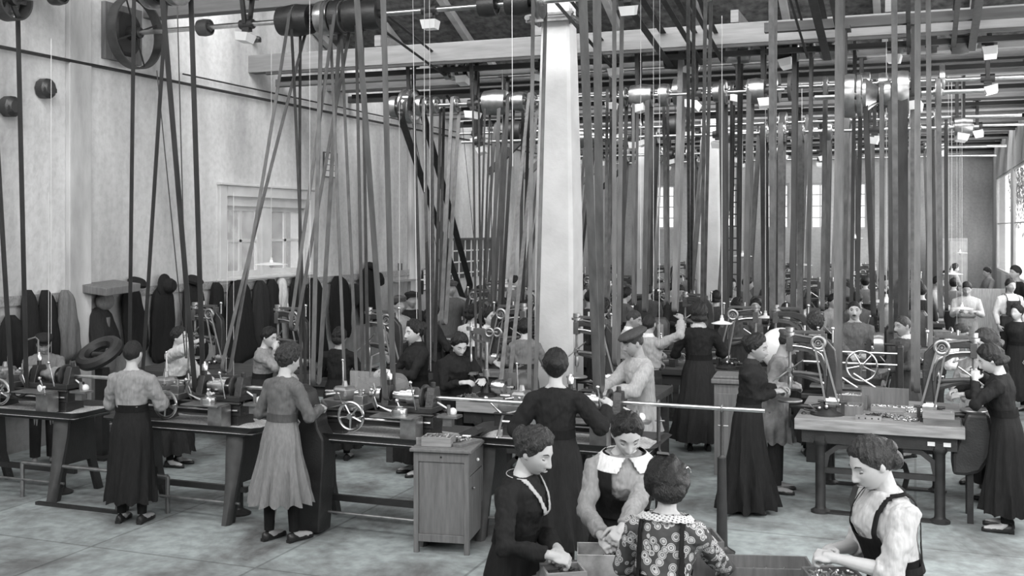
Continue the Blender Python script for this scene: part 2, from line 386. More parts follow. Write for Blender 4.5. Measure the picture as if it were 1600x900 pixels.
# beams
TRY = [9.3, 11.75, 14.15, 16.5, 19.0, 21.5, 24.0, 26.5, 29.0, 31.5, 34.0]
for i, y in enumerate(TRY):
    z0 = 4.95; z1 = 5.22
    if y < 14: z0, z1 = 5.35, 5.6
    mb = MB(); mb.bb(WALL_L-.1, WALL_R+.1, y-.1, y+.1, z0, z1)
    if y > 14:
        mb.bb(WALL_L-.1, WALL_R+.1, y-.1+.75, y+.02+.75, z0-.12, z0-.0)
    struct('roof_beam', mb, BEAM, bevel=.01)
    if y > 23:
        struct('knee_brace', MB().bar((WALL_L+1.15, y, z0), (WALL_L, y, z0-1.05), .12, .14), BEAM if i % 2 else DBEAM)
    if y > 14:
        # dark iron strips bolted under the timber
        struct('hanger_rail', MB().bb(WALL_L+.3, WALL_R, y-.09, y-.03, z0-.04, z0-.002).bb(WALL_L+.3, WALL_R, y+.25, y+.33, z0-.10, z0-.03), DBEAM)
# suspended long timbers
for x in (-7.4, -4.9, -2.2, -.3):
    struct('stringer', MB().bb(x-.05, x+.05, 14.1, 34.5, 5.24, 5.4), BEAM)
# columns
def column(X, Y, zt=5.6):
    R = []
    for z, w_ in ((0, .53), (.02, .53), (2.6, .50), (3.6, .45), (4.6, .40), (zt, .34)):
        h = w_/2; c = h*.82
        R.append([Vector((X+a, Y+b, z)) for a, b in ((-h, -c), (-c, -h), (c, -h), (h, -c), (h, c), (c, h), (-c, h), (-h, c))])
    return struct('column', MB().loft(R), WHITE)
CX = -4.27
c1 = column(CX, 13.1); c2 = column(CX, 24.0)
column(-4.27, 2.1)
column(-6.9, 28.7); 
mb = MB()
for dx in (-.21, .21): mb.cyl((CX+dx, 12.93, 5.33), (CX+dx, 12.93, 5.13), .02)
mb.bb(CX-.36, CX+.26, 12.84, 12.90, 5.17, 5.2).bb(CX-.36, CX+.26, 12.84, 12.90, 5.25, 5.28)
for dx in (-.33, .22): mb.cyl((CX+dx, 12.80, 5.225), (CX+dx, 13.3, 5.225), .035)
tag(mb.build('column_clamp', DSTEEL), 'iron clamp bolted round the top of the big white column', 'clamp')
# conduit pipes along left wall
p0 = onwall(-30, 69); p1 = onwall(835, 244)
for dz, r, lb in ((0, .022, 'lower dark pipe run along the left wall'), (.13, .012, 'thinner upper pipe along the left wall')):
    tag(MB().cyl((WALL_L+.06, p0.y if not dz else 12.4, p0.z+dz), (WALL_L+.06, p1.y, p0.z+dz), r, n=8).build('wall_pipe', IRON), lb, 'pipe')
# ------------------------------------------------------------------ line shafts, pulleys, belts
random.seed(7)
SH = {}
def shaft(key, Y, z, x0, x1, label, r=.028, hang=1.9, top=None, pan=True):
    t = empty('line_shaft', ((x0+x1)/2, Y, z), 0, label, 'shaft')
    MB().cyl((x0-(x0+x1)/2, 0, 0), (x1-(x0+x1)/2, 0, 0), r, n=10).build('rod', STEEL, t)
    SH[key] = dict(o=t, Y=Y, z=z, x0=x0, x1=x1, c=(x0+x1)/2, used=[])
    if hang:
        x = x0+(1.88 if key == 'A' else .35)
        while x < x1-.2:
            hangers.append((x, Y, z, top or 5.0, pan)); x += hang*random.uniform(.85, 1.15)
    return t
hangers = []
def pulley(key, x, r, w_, m=None, spokes=False, name='pulley'):
    s = SH[key]; mb = MB(); lx = x-s['c']
    if spokes:
        mb.lathe([(r, -w_/2), (r, w_/2), (r-.02, w_/2), (r-.02, -w_/2)], (lx, 0, 0), (1, 0, 0), 40, True)
        mb.cyl((lx-w_*.5, 0, 0), (lx+w_*.5, 0, 0), .06, n=14)
        for k in range(6): a = k*pi/3; mb.bar((lx, .05*cos(a), .05*sin(a)), (lx, (r-.015)*cos(a), (r-.015)*sin(a)), .05, .02, (1, 0, 0))
    else:
        c = w_*.06
        mb.lathe([(r-.02, -w_/2-.0), (r, -w_/2), (r+c, 0), (r, w_/2), (r-.02, w_/2), (r*.75, w_/2-.015), (.05, w_/2-.02), (.05, w_/2+.02), (.03, w_/2+.02),
                  (.03, -w_/2-.02), (.05, -w_/2-.02), (.05, -w_/2+.02), (r*.75, -w_/2+.015)], (lx, 0, 0), (1, 0, 0), 28, True)
    s['used'].append((x, w_)); return mb.build(name, m or PULL, s['o'], smooth=35)
shaft('N', 7.7, 4.68, -9.5, -4.4, 'nearest overhead shaft cut by the top left edge of the picture', .03, 0)
shaft('N2', 7.7, 4.62, -3.4, 1.2, 'nearest overhead shaft above the upper right edge', .03, 0)
shaft('A', 11.2, 5.06, -9.55, 1.6, 'long steel overhead shaft starting at the big wheel on left wall', .032, 2.6, 5.4)
shaft('B', 14.4, 4.37, -7.35, -5.25, 'low countershaft with bright drums left of the white column', .025, 1.0)
shaft('B2', 14.4, 4.37, -5.1, -4.55, 'short countershaft with bright drum touching the white column left side', .025, .3)
shaft('B3', 14.4, 4.37, -3.9, -1.6, 'low countershaft with bright drums right of the big white column', .025, .9)
shaft('U', 14.62, 4.9, -6.6, 1.3, 'upper shaft hung right under the first whitened roof timber', .025, 1.25, 5.0)
shaft('C', 16.1, 4.62, -6.5, 2.0, 'bright lineshaft behind the stepped cone pulleys at right', .03, 1.7)
shaft('D', 13.6, 4.16, -1.15, .75, 'countershaft carrying the large stepped cone and wide pulleys', .028, .9)
shaft('E', 19.0, 4.38, -8.2, 1.6, 'overhead shaft in the row behind the bright lineshaft', .028, 1.5)
shaft('E2', 17.7, 4.1, -7.6, .9, 'lower countershaft of the second machine row', .025, 1.4)
shaft('F', 22.0, 4.5, -8.8, 2.0, 'overhead shaft just before the second white column', .03, 1.6)
shaft('G', 24.6, 4.28, -8.8, 1.4, 'overhead shaft just behind the second white column', .028, 1.6)
shaft('H', 27.6, 4.5, -8.8, 2.0, 'distant overhead shaft two timbers beyond the second column', .03, 1.8)
shaft('I', 31.0, 4.5, -8.8, 2.0, 'farthest overhead shaft near the end wall', .03, 2.0)
# hangers with bearing and drip pan
def hanger_proto():
    t = empty('shaft_hanger', (0, 0, 0), 0, 'x', 'hanger', 'shaft hangers with drip pans')
    mb = MB(); mb.box((0, 0, .50), (.14, .3, .03)); mb.bar((0, -.11, .49), (0, -.05, 0), .05, .04); mb.bar((0, .11, .49), (0, .05, 0), .05, .04)
    mb.build('bracket', IRON, t)
    mb = MB(); mb.cyl((-.09, 0, 0), (.09, 0, 0), .06, n=14).cyl((0, 0, .05), (0, 0, .12), .03, n=10).box((0, 0, -.06), (.1, .08, .06)); mb.build('bearing', IRON, t)
    pan = mb = MB(); mb.loft([[Vector((a*s, b*s, z)) for a, b in ((-.09, -.11), (.09, -.11), (.09, .11), (-.09, .11))] for s, z in ((.8, -.22), (1, -.12))])
    mb.build('drip_pan', ENAM, t, smooth=0); return t
hp = hanger_proto(); hs = []
for i, (x, Y, z, top, pan) in enumerate(hangers):
    o = hp if not hs else copy_tree(hp)
    o.location = (x, Y, z); k = max(.25, (top-z))/.515; hs.append(o)
    for c in COL.objects:
        if c.parent == o:
            if c.name.startswith('bracket'): c.scale = (1, 1, k)
            if c.name.startswith('drip'): c.rotation_euler = (random.uniform(-.25, .25), random.uniform(-.3, .3), random.uniform(-.2, .2))
for key, s in SH.items():
    if key[0] in 'NA': continue
    tz = 5.0 if key != 'U' else 4.98
    if key != 'U': struct('shaft_timber', MB().bb(s['x0']+.1 if key in ('B2',) else max(WALL_L, s['x0']-.6), min(WALL_R, s['x1']+.6), s['Y']-.06, s['Y']+.06, 4.985, 5.1), DBEAM if key in 'BDE2G' else BEAM)
rank(hs, 'iron shaft hanger with pale drip pan under the roof timbers, %s from the left')
belts = []
def loop_geo(T, B, rt, rb, w_, th=.007, crossed=False, m=10):
    u = (B-T).normalized(); v = Vector((0, 1, 0)); v = (v-u*v.dot(u)).normalized(); x = u.cross(v)
    C = []
    for i in range(m+1):
        a = pi*i/m; C.append((T+v*rt*cos(a)-u*rt*sin(a)))
    sgn = 1
    seg = []
    n = 14
    a0 = C[-1]; b0 = B-v*rb*(1 if not crossed else -1)
    for i in range(1, n): seg.append(a0.lerp(b0, i/n)+x*(.0 if not crossed else .012*sin(pi*i/n)))
    C += seg
    for i in range(m+1):
        a = pi-pi*i/m
        if crossed: C.append(B-v*rb*cos(a)+u*rb*sin(a))
        else: C.append(B+v*rb*cos(a)+u*rb*sin(a))
    b1 = C[-1]; a1 = C[0]
    for i in range(1, n): C.append(b1.lerp(a1, i/n)-x*(.0 if not crossed else .012*sin(pi*i/n)))
    rings = []; N_ = len(C)
    for i, c in enumerate(C):
        t = (C[(i+1) % N_]-C[i-1]).normalized(); nn = t.cross(x).normalized()
        rings.append([c-x*w_/2-nn*th/2, c+x*w_/2-nn*th/2, c+x*w_/2+nn*th/2, c-x*w_/2+nn*th/2])
    rings.append(rings[0])
    return MB().loft(rings, False)
def belt(key, pxt, bot, w_, rt, rb=.07, m=LEATH, crossed=False, pul=True, T=None, zone=None):
    s = SH[key]; T = onY(pxt, s['Y'], s['z']) if T is None else T
    B = at(*bot) if not isinstance(bot, Vector) else bot
    mb = loop_geo(Vector((0, 0, 0)), B-T, rt, rb, w_, crossed=crossed)
    o = mb.build('drive_belt', m, None, T, smooth=50); o['category'] = 'belt'
    if pul and s['x0']-.1 < T.x < s['x1']+.1 and not any(abs(T.x-x) < (w_+ww)*.55 for x, ww in s['used']): pulley(key, T.x, rt-.006, w_*1.25)
    belts.append((o, T, B)); return o
# (shaft, px at shaft, (px, py, depth) of lower pulley, width, upper radius, lower radius, leather)
D_, P_, M_ = LEATHD, LEATHL, LEATH
BL = [
 ('N', 5, (30, 606, 10.3), .055, .17, .09, D_), ('N', 236, (212, 600, 10.4), .04, .21, .09, D_), ('N', 275, (311, 603, 9.75), .052, .2, .06, D_),
 ('N', 576, (608, 612, 9.1), .05, .24, .075, M_),
 ('N2', 920, (936, 602, 8.75), .066, .20, .06, M_),
 ('A', 466, (354, 572, 11.0), .042, .19, .07, M_, True), ('A', 462, (474, 600, 11.5), .036, .10, .045, D_, True),
 ('A', 517, (494, 592, 11.2), .052, .21, .06, M_), ('A', 536, (459, 508, 11.6), .042, .19, .06, M_), ('A', 524, (548, 592, 11.2), .036, .12, .12, M_),
 ('A', 561, (571, 592, 10.8), .036, .07, .05, D_), ('A', 843, (832, 602, 10.4), .042, .2, .09, M_),
 ('A', 966, (963, 560, 11), .045, .16, .08, M_), ('A', 1107, (1098, 520, 13.6), .04, .14, .07, M_), ('A', 1208, (1207, 492, 13), .055, .13, .05, P_),
 ('A', 1313, (1309, 606, 10.35), .075, .16, .065, M_), ('A', 1397, (1400, 505, 13), .055, .12, .05, P_), ('A', 1434, (1433, 605, 9.95), .055, .12, .05, M_),
 ('A', 1450, (1454, 605, 9.95), .045, .1, .05, M_), ('A', 1080, (1078, 455, 16), .04, .10, .05, M_),
 ('B', 655, (664, 570, 12.4), .045, .14, .07, D_), ('B', 668, (674, 530, 13), .045, .12, .05, M_), ('B', 681, (676, 560, 12.6), .045, .13, .05, D_),
 ('B', 640, (728, 452, 20), .13, .26, .16, D_), ('B', 712, (693, 500, 13.6), .055, .12, .06, P_), ('U', 743, (748, 596, 11.8), .028, .09, .05, D_),
 ('B', 785, (771, 470, 15), .055, .13, .05, M_), ('B', 798, (782, 482, 14.4), .05, .12, .05, D_), ('B', 762, (752, 500, 14), .03, .09, .05, D_),
 ('B2', 833, (789, 601, 11.0), .048, .13, .085, P_),
 ('B3', 975, (968, 500, 14), .05, .14, .06, D_), ('B3', 993, (991, 470, 15), .04, .12, .06, P_), ('B3', 1015, (1008, 480, 14.6), .06, .13, .06, M_),
 ('U', 1067, (1055, 480, 14.2), .07, .15, .06, P_), ('B3', 1130, (1134, 520, 14), .07, .17, .07, D_), ('U', 1157, (1154, 470, 15), .04, .12, .05, D_),
 ('B3', 1173, (1165, 500, 14), .06, .16, .06, M_), ('E2', 1194, (1196, 500, 16), .09, .16, .06, D_), ('E2', 1222, (1221, 490, 15), .08, .16, .06, P_),
 ('U', 1243, (1239, 512, 13.4), .06, .14, .05, D_), ('U', 1268, (1263, 500, 14), .04, .1, .05, M_), ('E2', 1252, (1250, 490, 15), .07, .14, .05, M_),
 ('D', 1352, (1365, 488, 12.8), .06, .12, .05, D_), ('D', 1378, (1378, 522, 12.4), .05, .13, .05, M_), ('D', 1391, (1392, 515, 12.8), .05, .13, .05, M_),
 ('D', 1411, (1411, 512, 12.6), .11, .25, .08, D_), ('U', 1427, (1430, 600, 10.1), .075, .14, .065, M_), ('D', 1466, (1470, 490, 14), .055, .16, .06, P_),
 ('E2', 1478, (1479, 480, 16), .05, .12, .05, D_), ('U', 1336, (1330, 500, 14), .04, .1, .05, D_),
 ('C', 952, (948, 490, 14.5), .045, .1, .06, M_), ('C', 1040, (1043, 470, 15), .045, .13, .05, M_),
 ('C', 1145, (1142, 460, 16), .04, .12, .05, D_), ('C', 1290, (1285, 480, 14.5), .05, .13, .05, M_), ('C', 1345, (1340, 470, 15), .05, .13, .05, D_),
 ('C', 700, (690, 480, 15), .05, .13, .05, D_), ('C', 822, (815, 470, 15.5), .05, .13, .05, D_),
]
for b in BL: belt(b[0], b[1], b[2], b[3], b[4], b[5], b[6], crossed=(len(b) > 7))
# belts that run from a main shaft high over the near bay down to the shaft under the first timber
for px, w_, rt in ((958, .05, .10), (1050, .09, .14), (1098, .07, .12), (1130, .06, .1), (1262, .03, .1), (1293, .1, .14), (1318, .06, .12), (1420, .05, .12), (1489, .06, .1), (1518, .09, .12), (700, .05, .1)):
    T = onY(px, 14.62, 4.9); B = Vector((T.x, 8.6, 5.95)); s = SH['U']
    mb = loop_geo(Vector((0, 0, 0)), B-T, rt, rt*1.5, w_)
    o = mb.build('drive_belt', LEATHD, None, T); o['category'] = 'belt'; belts.append((o, T, T)); o['diag'] = 1
    if not any(abs(T.x-x) < (w_+ww)*.55 for x, ww in s['used']): pulley('U', T.x, rt-.006, w_*1.3)
# background belts, rows beyond the second column
random.seed(21)
mach_spots = []
for key, Yb, xs in (('E', 18.3, (-7.3, -6.4, -5.6, -3.5, -2.9, -2.2, -1.6, -1.1, -.5, .1, .45)), ('F', 21.2, (-7.6, -6.3, -5.2, -3.4, -2.8, -2.1, -1.7, -1.2, -.7, -.1, .4)),
                    ('G', 24.3, (-6.8, -5.6, -3.6, -3.0, -2.4, -1.6, -.9, -.3, .3)), ('H', 27.2, (-7, -5.4, -4.2, -3.3, -2.4, -1.5, -.8, .2)), ('I', 30.3, (-6, -4.5, -3, -1.8, -1, 0))):
    s = SH[key]
    for x in xs:
        x += random.uniform(-.15, .15); T = Vector((x, s['Y'], s['z'])); B = Vector((x+random.uniform(-.1, .1), Yb-.3+random.uniform(-.2, .5), random.uniform(1.1, 1.35)))
        belt(key, 0, B, random.choice((.05, .06, .08, .1)), random.uniform(.12, .2), .07, random.choice((D_, D_, M_, M_, P_)), T=T)
for o, T, B in belts: pass
zl = {'diag': [], 'l': [], 'm': [], 'c': [], 'r': [], 'f': [], 'b': []}
for o, T, B in belts:
    px = proj((T+B)/2)[0]; d = proj(T)[2]
    z = 'diag' if 'diag' in o else 'b' if T.y > 18.8 else 'l' if px < 625 else 'm' if px < 850 else 'c' if px < 1115 else 'r' if px < 1320 else 'f'
    zl[z].append((o, px)); 
    if 'diag' in o: del o['diag']
for z, f in (('diag', 'belt slanting overhead under the roof timbers, %s from the left'), ('l', 'leather drive belt hanging before the left wall, %s from the left'),
             ('m', 'leather drive belt just left of the big white column, %s from left'), ('c', 'leather drive belt between the two white columns, %s from the left'),
             ('r', 'leather drive belt right of the second column, %s from it'), ('f', 'leather drive belt above the right-hand bench, %s from the left'),
             ('b', 'drive belt over the distant machine rows, %s from the left')):
    L_ = dict((o, p) for o, p in zl[z]); rank(list(L_), f, key=lambda o: L_[o])
# extra drums and wheels on the shafts
def XP(key, px, r, w_, m=None, **k): return pulley(key, onY(px, SH[key]['Y'], 0).x, r, w_, m, **k)
XP('N', 17, .20, .14, IRON, spokes=True); XP('N', 90, .09, .12, IRON); XP('N', 240, .17, .12, IRON, spokes=True); XP('N', 268, .19, .05, IRON, spokes=True)
XP('A', 320, .10, .15, IRONL); XP('A', 463, .17, .42, IRON, name='drum'); XP('A', 510, .20, .16, PULL); XP('A', 530, .20, .12, IRON); XP('A', 556, .19, .2, IRON); XP('A', 582, .17, .22, IRON); XP('A', 763, .12, .2, IRON)
XP('A', 811, .13, .28, IRON); XP('A', 208, .08, .16, IRON)
XP('B', 618, .16, .11, PULL); XP('B', 637, .16, .18, PULL); XP('B', 657, .15, .10, PULL); XP('B', 775, .17, .34, PULL, name='drum'); XP('B2', 812, .13, .16, PULL); XP('B3', 1003, .15, .30, PULL, name='drum')
XP('B3', 1038, .15, .12, PULL); XP('B3', 1182, .16, .22, PULL, name='drum'); XP('B3', 1120, .12, .08, PULL)
for px in (700, 712, 724, 738): XP('U', px, .13, .07, STEEL)
XP('U', 1056, .14, .3, IRON, name='drum'); XP('U', 1162, .12, .15, PULL); XP('U', 1222, .1, .2, IRON); XP('U', 1300, .12, .28, PULL); XP('U', 1405, .11, .1, PULL); XP('U', 1456, .12, .12, IRON); XP('U', 1500, .15, .2, IRONL)
XP('C', 1348, .16, .2, PULL); XP('C', 1380, .14, .12, PULL); XP('C', 1472, .22, .07, PULL); XP('C', 1215, .22, .06, PULL); XP('C', 1235, .2, .05, IRONL); XP('C', 1062, .2, .16, PULL)
# stepped cone group on D
XP('D', 1327, .26, .14, PULL); XP('D', 1343, .25, .05, PULL)
s = SH['D']; xx = onY(1362, s['Y']).x-s['c']
MB().lathe([(.2, -.1), (.2, -.06), (.19, -.05), (.07, .11), (.04, .11), (.04, -.1)], (xx, 0, 0), (1, 0, 0), 28, True).build('clutch_cone', PULL, s['o'])
XP('D', 1387, .16, .07, PULL); XP('D', 1409, .27, .15, PULL)
XP('E', 1040, .2, .05, IRONL); XP('E', 1055, .19, .2, IRON, name='drum')
for key in 'EFGH':
    s = SH[key]
    for k in range(9 if key != 'H' else 6):
        x = random.uniform(s['x0']+.5, s['x1']-.4)
        if not any(abs(x-a) < .2 for a, _ in s['used']): pulley(key, x, random.choice((.1, .13, .16, .2)), random.choice((.08, .14, .25)), random.choice((PULL, PULL, IRON)))
for k in range(8):
    s = SH['E2']; x = random.uniform(-7, .7)
    if not any(abs(x-a) < .2 for a, _ in s['used']): pulley('E2', x, random.choice((.1, .14)), random.choice((.12, .25)), PULL)
# large wheel with its wall box on the left wall
s = SH['A']; mb = MB(); X = WALL_L+.25
tag(MB().lathe([(.46, -.07), (.46, .07), (.44, .07), (.44, -.07)], (0, 0, 0), (1, 0, 0), 48, True).build('wheel', IRONL, None, (X, 11.2, 5.06)), 'large thin-rimmed wheel beside the left wall at the shaft end', 'wheel')
o = [x for x in COL.objects if x.name == 'wheel'][0]
mb = MB()
for k in range(4): a = k*pi/2+.4; mb.bar((0, 0, 0), (0, .45*cos(a), .45*sin(a)), .022, .010, (1, 0, 0))
mb.cyl((-.08, 0, 0), (.08, 0, 0), .07).build('spokes', IRON, o)
t = empty('wall_bearing_box', (WALL_L, 11.2, 5.06), 0, 'dark square wall box holding the end bearing of the shaft', 'bearing')
mb = MB(); mb.bb(0, .07, -.34, .34, -.36, .36).build('back_plate', WOODC, t, smooth=0)
MB().loft([[Vector((.07, a*.24, b*.28)) for a, b in ((-1, -.6), (-.6, -1), (.6, -1), (1, -.6), (1, .6), (.6, 1), (-.6, 1), (-1, .6))], [Vector((.16, a*.2, b*.24)) for a, b in ((-1, -.6), (-.6, -1), (.6, -1), (1, -.6), (1, .6), (.6, 1), (-.6, 1), (-1, .6))]]).build('bearing_housing', IRON, t)
# small dark wall blocks
for px, py, sz, lb in ((64, 139, .12, 'small dark block fixed to left wall below the wheel'), (8, 167, .12, 'small dark block on left wall at the picture edge'), (393, 62, .05, 'tiny insulator bracket near the first timber end')):
    p = onwall(px, py); mb = MB()
    mb.lathe([(sz*.7, 0), (sz, .02), (sz, .12), (sz*.6, .16)], (0, 0, 0), (1, 0, 0), 10).box((.1, .0, -.02), (.1, sz*1.6, .05))
    tag(mb.build('wall_block', IRON, None, p), lb, 'wall fitting')
# pull cords and lamp cords
cords = []
def cord(px, y0, y1, d, r=.0026, m=CORD, px2=None):
    a = at(px, y0, d); b = at(px2 if px2 else px, y1, d); q = MB().cyl(a-a, b-a, r, n=6).build('pull_cord', m, None, a)
    q['category'] = 'cord'; cords.append((q, px)); return q
for a in ((645, 0, 560, 11.5, .0028, CORD, 652), (663, 0, 300, 12), (671, 0, 580, 12.2, .0028, CORD, 673), (624, 160, 560, 13.2, .0028), (800, 0, 260, 9, .0025, CORD, 801), (1001, 0, 420, 11.6), (1021, 0, 470, 11.8), (1031, 0, 540, 11.9, .0028, CORD, 1030),
          (484, 0, 640, 10.8, .0016), (80, 60, 590, 11.8, .003), (76, 300, 590, 11.5, .003), (356, 375, 590, 12.5, .0028, CORD, 353), (365, 300, 590, 12.4, .0028), (245, 110, 560, 11, .006, LEATHD, 290), (277, 10, 560, 10.6, .006, LEATHD, 292),
          (1340, 280, 500, 18, .005), (1495, 190, 520, 17, .0028), (1482, 100, 440, 17, .0028), (27, 100, 450, 12, .006, LEATHD, 40), (768, 190, 500, 13.5, .006, LEATHD), (722, 190, 420, 20, .006, LEATHD, 745), (640, 170, 480, 18, .006, LEATHD, 700), (1055, 130, 420, 18, .006, LEATHD)):
    cord(*a)
L_ = dict(cords); rank(list(L_), 'thin cord hanging down through the belts, %s from the left', key=lambda o: L_[o])
# ------------------------------------------------------------------ machine builders
def cone_pulley(x, y, z, steps, w_, name, parent, m=None, ax=(1, 0, 0)):
    prof = [(.02, 0)]; t = 0
    for r in steps: prof += [(r, t), (r, t+w_)]; t += w_
    prof += [(.02, t)]
    return MB().lathe(prof, (x, y, z), ax, 22).build(name, m or PULL, parent, smooth=30)
def wheel(c, ax, R, name, parent, m=STEEL, spokes=4, r=.012):
    mb = MB().ring(c, ax, R, r, 28, 8); a = Vector(ax).normalized(); b = a.cross(Vector((0, 0, 1))).normalized(); e = a.cross(b)
    for k in range(spokes):
        g = 2*pi*k/spokes+.4; mb.tube([Vector(c), Vector(c)+(b*cos(g)+e*sin(g))*R], .008, 6)
    mb.cyl(Vector(c)-a*.03, Vector(c)+a*.03, .025, n=12)
    mb.cyl(Vector(c)+a*.0+b*R, Vector(c)+b*R+a*.06*(-1 if a.y > 0 else 1), .01, n=8)
    return mb.build(name, m, parent)
def lever(p, q, parent, m=STEEL, ball=.018, r=.007):
    return MB().cyl(p, q, r, n=8).ball(q, ball).build('lever', m, parent)
def turret_lathe(x, y, label, guard=False, shield=False, pot=True, tube=1.6, fitting=True):
    """bed along X, operator side at -Y, headstock at the right end"""
    t = empty('turret_lathe', (x, y, 0), 0, label, 'lathe')
    # legs: flared cast frames at each end
    for lx in (-.62, .52):
        f = MB(); poly = [(-.20, .80), (.20, .80), (.235, .3), (.33, 0), (.24, 0), (.14, .32), (-.14, .32), (-.24, 0), (-.33, 0), (-.235, .3)]
        f.prism(poly, (lx, 0, 0), (0, 1, 0), (0, 0, 1), .05); 
        f.build('leg', IRON, t, smooth=0, bevel=.008)
        g = MB().loft([[Vector((lx+a, -.22-b*.0+o, z)) for a, o in ((-w2, -.02), (w2, -.02), (w2*.8, .06), (-w2*.8, .06))] for z, w2, o, b in ((.80, .10, 0, 0),)]+[])if False else None
        h = MB().loft([[Vector((lx+a*w2, yy+c, z)) for a, c in ((-1, 0), (-.55, -.03), (.55, -.03), (1, 0), (.8, .05), (-.8, .05))] for z, w2, yy in ((.79, .09, -.21), (.6, .085, -.23), (.35, .062, -.27), (.12, .045, -.32), (0, .04, -.35))])
        h.build('leg_front', IRONL, t, smooth=50)
    MB().bb(-.60, .50, -.02, .02, .20, .25).build('tie_bar', IRON, t)
    MB().cyl((-.7, -.26, .17), (.6, -.26, .17), .012).build('treadle_rod', DSTEEL, t)
    # chip pan: shallow tray with upturned rim
    mb = MB(); P = lambda s, z: [Vector((a*s[0]+s[2], b*s[1], z)) for a, b in ((-1, -.8), (-.93, -1), (.93, -1), (1, -.8), (1, .8), (.93, 1), (-.93, 1), (-1, .8))]
    mb.loft([P((.70, .27, 0), .755), P((.84, .36, 0), .85), P((.825, .345, 0), .85), P((.69, .26, 0), .775)]); mb.build('chip_pan', IRON, t, smooth=30)
    mb = MB(); n = 22
    for i in range(n+1):
        for j in range(9):
            a = lerp(-.76, .76, i/n); b = lerp(-.31, .31, j/8); e = min(1, 6*(1-abs(a)/.76))*min(1, 6*(1-abs(b)/.31))
            mb.v.append((a, b, .785+e*(.03+.022*noise.noise(Vector((a*5+x, b*5, 0))))))
    for i in range(n):
        for j in range(8): mb.f.append((i*9+j, i*9+j+1, (i+1)*9+j+1, (i+1)*9+j))
    tag(mb.build('swarf', CHIP, t), kind='stuff')
    # bed
    mb = MB(); mb.bb(-.58, .52, -.13, .13, .90, 1.0); mb.bb(-.58, .52, -.15, -.11, 1.0, 1.02).bb(-.58, .52, .11, .15, 1.0, 1.02)
    for bx in (-.42, .40): mb.loft([[Vector((bx+a*w2, b*w3, z)) for a, b in ((-1, -1), (1, -1), (1, 1), (-1, 1))] for z, w2, w3 in ((.77, .12, .15), (.83, .09, .12), (.91, .09, .12))])
    mb.build('bed', IRON, t, smooth=0, bevel=.008)
    # headstock
    mb = MB(); mb.bb(.02, .50, -.12, .12, 1.02, 1.07)
    for bx in (.05, .46): mb.prism([(-.1, 1.06), (.1, 1.06), (.07, 1.17), (.05, 1.23), (-.05, 1.23), (-.07, 1.17)], (bx, 0, 0), (0, 1, 0), (0, 0, 1), .07)
    for bx in (.05, .46): mb.cyl((bx, 0, 1.22), (bx, 0, 1.27), .02)
    mb.build('headstock', IRON, t, smooth=0, bevel=.006)
    cone_pulley(.10, 0, 1.14, (.045, .062, .078), .07, 'cone_pulley', t, STEEL)
    MB().lathe([(.02, .0), (.105, .0), (.105, .02), (.06, .03), (.06, .045), (.02, .045)], (.375, 0, 1.14), (1, 0, 0), 28).build('gear_wheel', IRON, t)
    mb = MB().lathe([(.02, 0), (.045, .01), (.05, .06), (.07, .07), (.07, .12), (.035, .13), (.035, .16)], (-.13, 0, 1.14), (1, 0, 0), 22)
    mb.build('chuck', STEEL, t)
    # cross slide with tool posts
    mb = MB(); mb.bb(-.24, -.10, -.19, .19, 1.02, 1.07).bb(-.215, -.125, -.15, -.06, 1.07, 1.14).bb(-.215, -.125, .06, .14, 1.07, 1.14).cyl((-.17, -.105, 1.14), (-.17, -.105, 1.19), .018).cyl((-.17, .1, 1.14), (-.17, .1, 1.19), .018)
    mb.cyl((-.17, -.19, 1.045), (-.17, -.26, 1.045), .012)
    mb.build('cross_slide', DSTEEL, t, smooth=30, bevel=.003)
    wheel((-.17, -.27, .99), (0, 1, 0), .115, 'hand_wheel', t, STEEL, 5, .013)
    # turret and its slide
    mb = MB(); mb.bb(-.56, -.27, -.1, .1, 1.02, 1.08).lathe([(.10, 1.08), (.11, 1.09), (.11, 1.17), (.09, 1.19), (.03, 1.19), (.02, 1.24), (.0, 1.24)], (-.38, 0, 0), (0, 0, 1), 6)
    mb.build('turret_slide', DSTEEL, t, smooth=20, bevel=.003)
    for k in range(6):
        a = k*pi/3; c_ = Vector((cos(a), sin(a), 0)); MB().cyl(Vector((-.38, 0, 1.14))+c_*.1, Vector((-.38, 0, 1.14))+c_*.19, .018, .012, 10).build('turret_tool', STEEL, t)
    mb = MB()
    for k in range(3): a = k*2*pi/3+.3; mb.tube([(-.50, -.13, 1.0), (-.50+.2*cos(a), -.15, 1.0+.2*sin(a))], [.012, .008], 8).ball((-.50+.2*cos(a), -.15, 1.0+.2*sin(a)), .02)
    mb.build('capstan', STEEL, t)
    # levers, oil pipes
    MB().cyl((-.5, -.14, .95), (.5, -.14, .95), .011, n=8).build('feed_rod', STEEL, t)
    lever((-.3, -.14, 1.0), (-.33, -.2, 1.16), t, STEEL, .014, .006); lever((.36, -.13, 1.05), (.33, -.17, 1.28), t, STEEL, .016, .006); lever((-.45, .1, 1.08), (-.47, .12, 1.4), t, STEEL, .012, .006)
    MB().lathe([(0, 0), (.028, 0), (.028, .05), (.015, .065), (.01, .08), (0, .08)], (.05, .0, 1.27), (0, 0, 1), 12).build('oil_cup', STEEL, t)
    lever((.0, -.12, 1.05), (-.04, -.15, 1.20), t); lever((.22, -.13, 1.04), (.19, -.14, 1.12), t)
    lever((.5, .0, 1.1), (.66, -.05, 1.04), t, ENAM, .035, .008)
    MB().tube([(-.1, .14, 1.0), (-.1, .14, 1.45), (-.1, .1, 1.48), (-.12, 0, 1.46), (-.13, -.01, 1.28)], .009, 8).build('oil_pipe', DSTEEL, t)
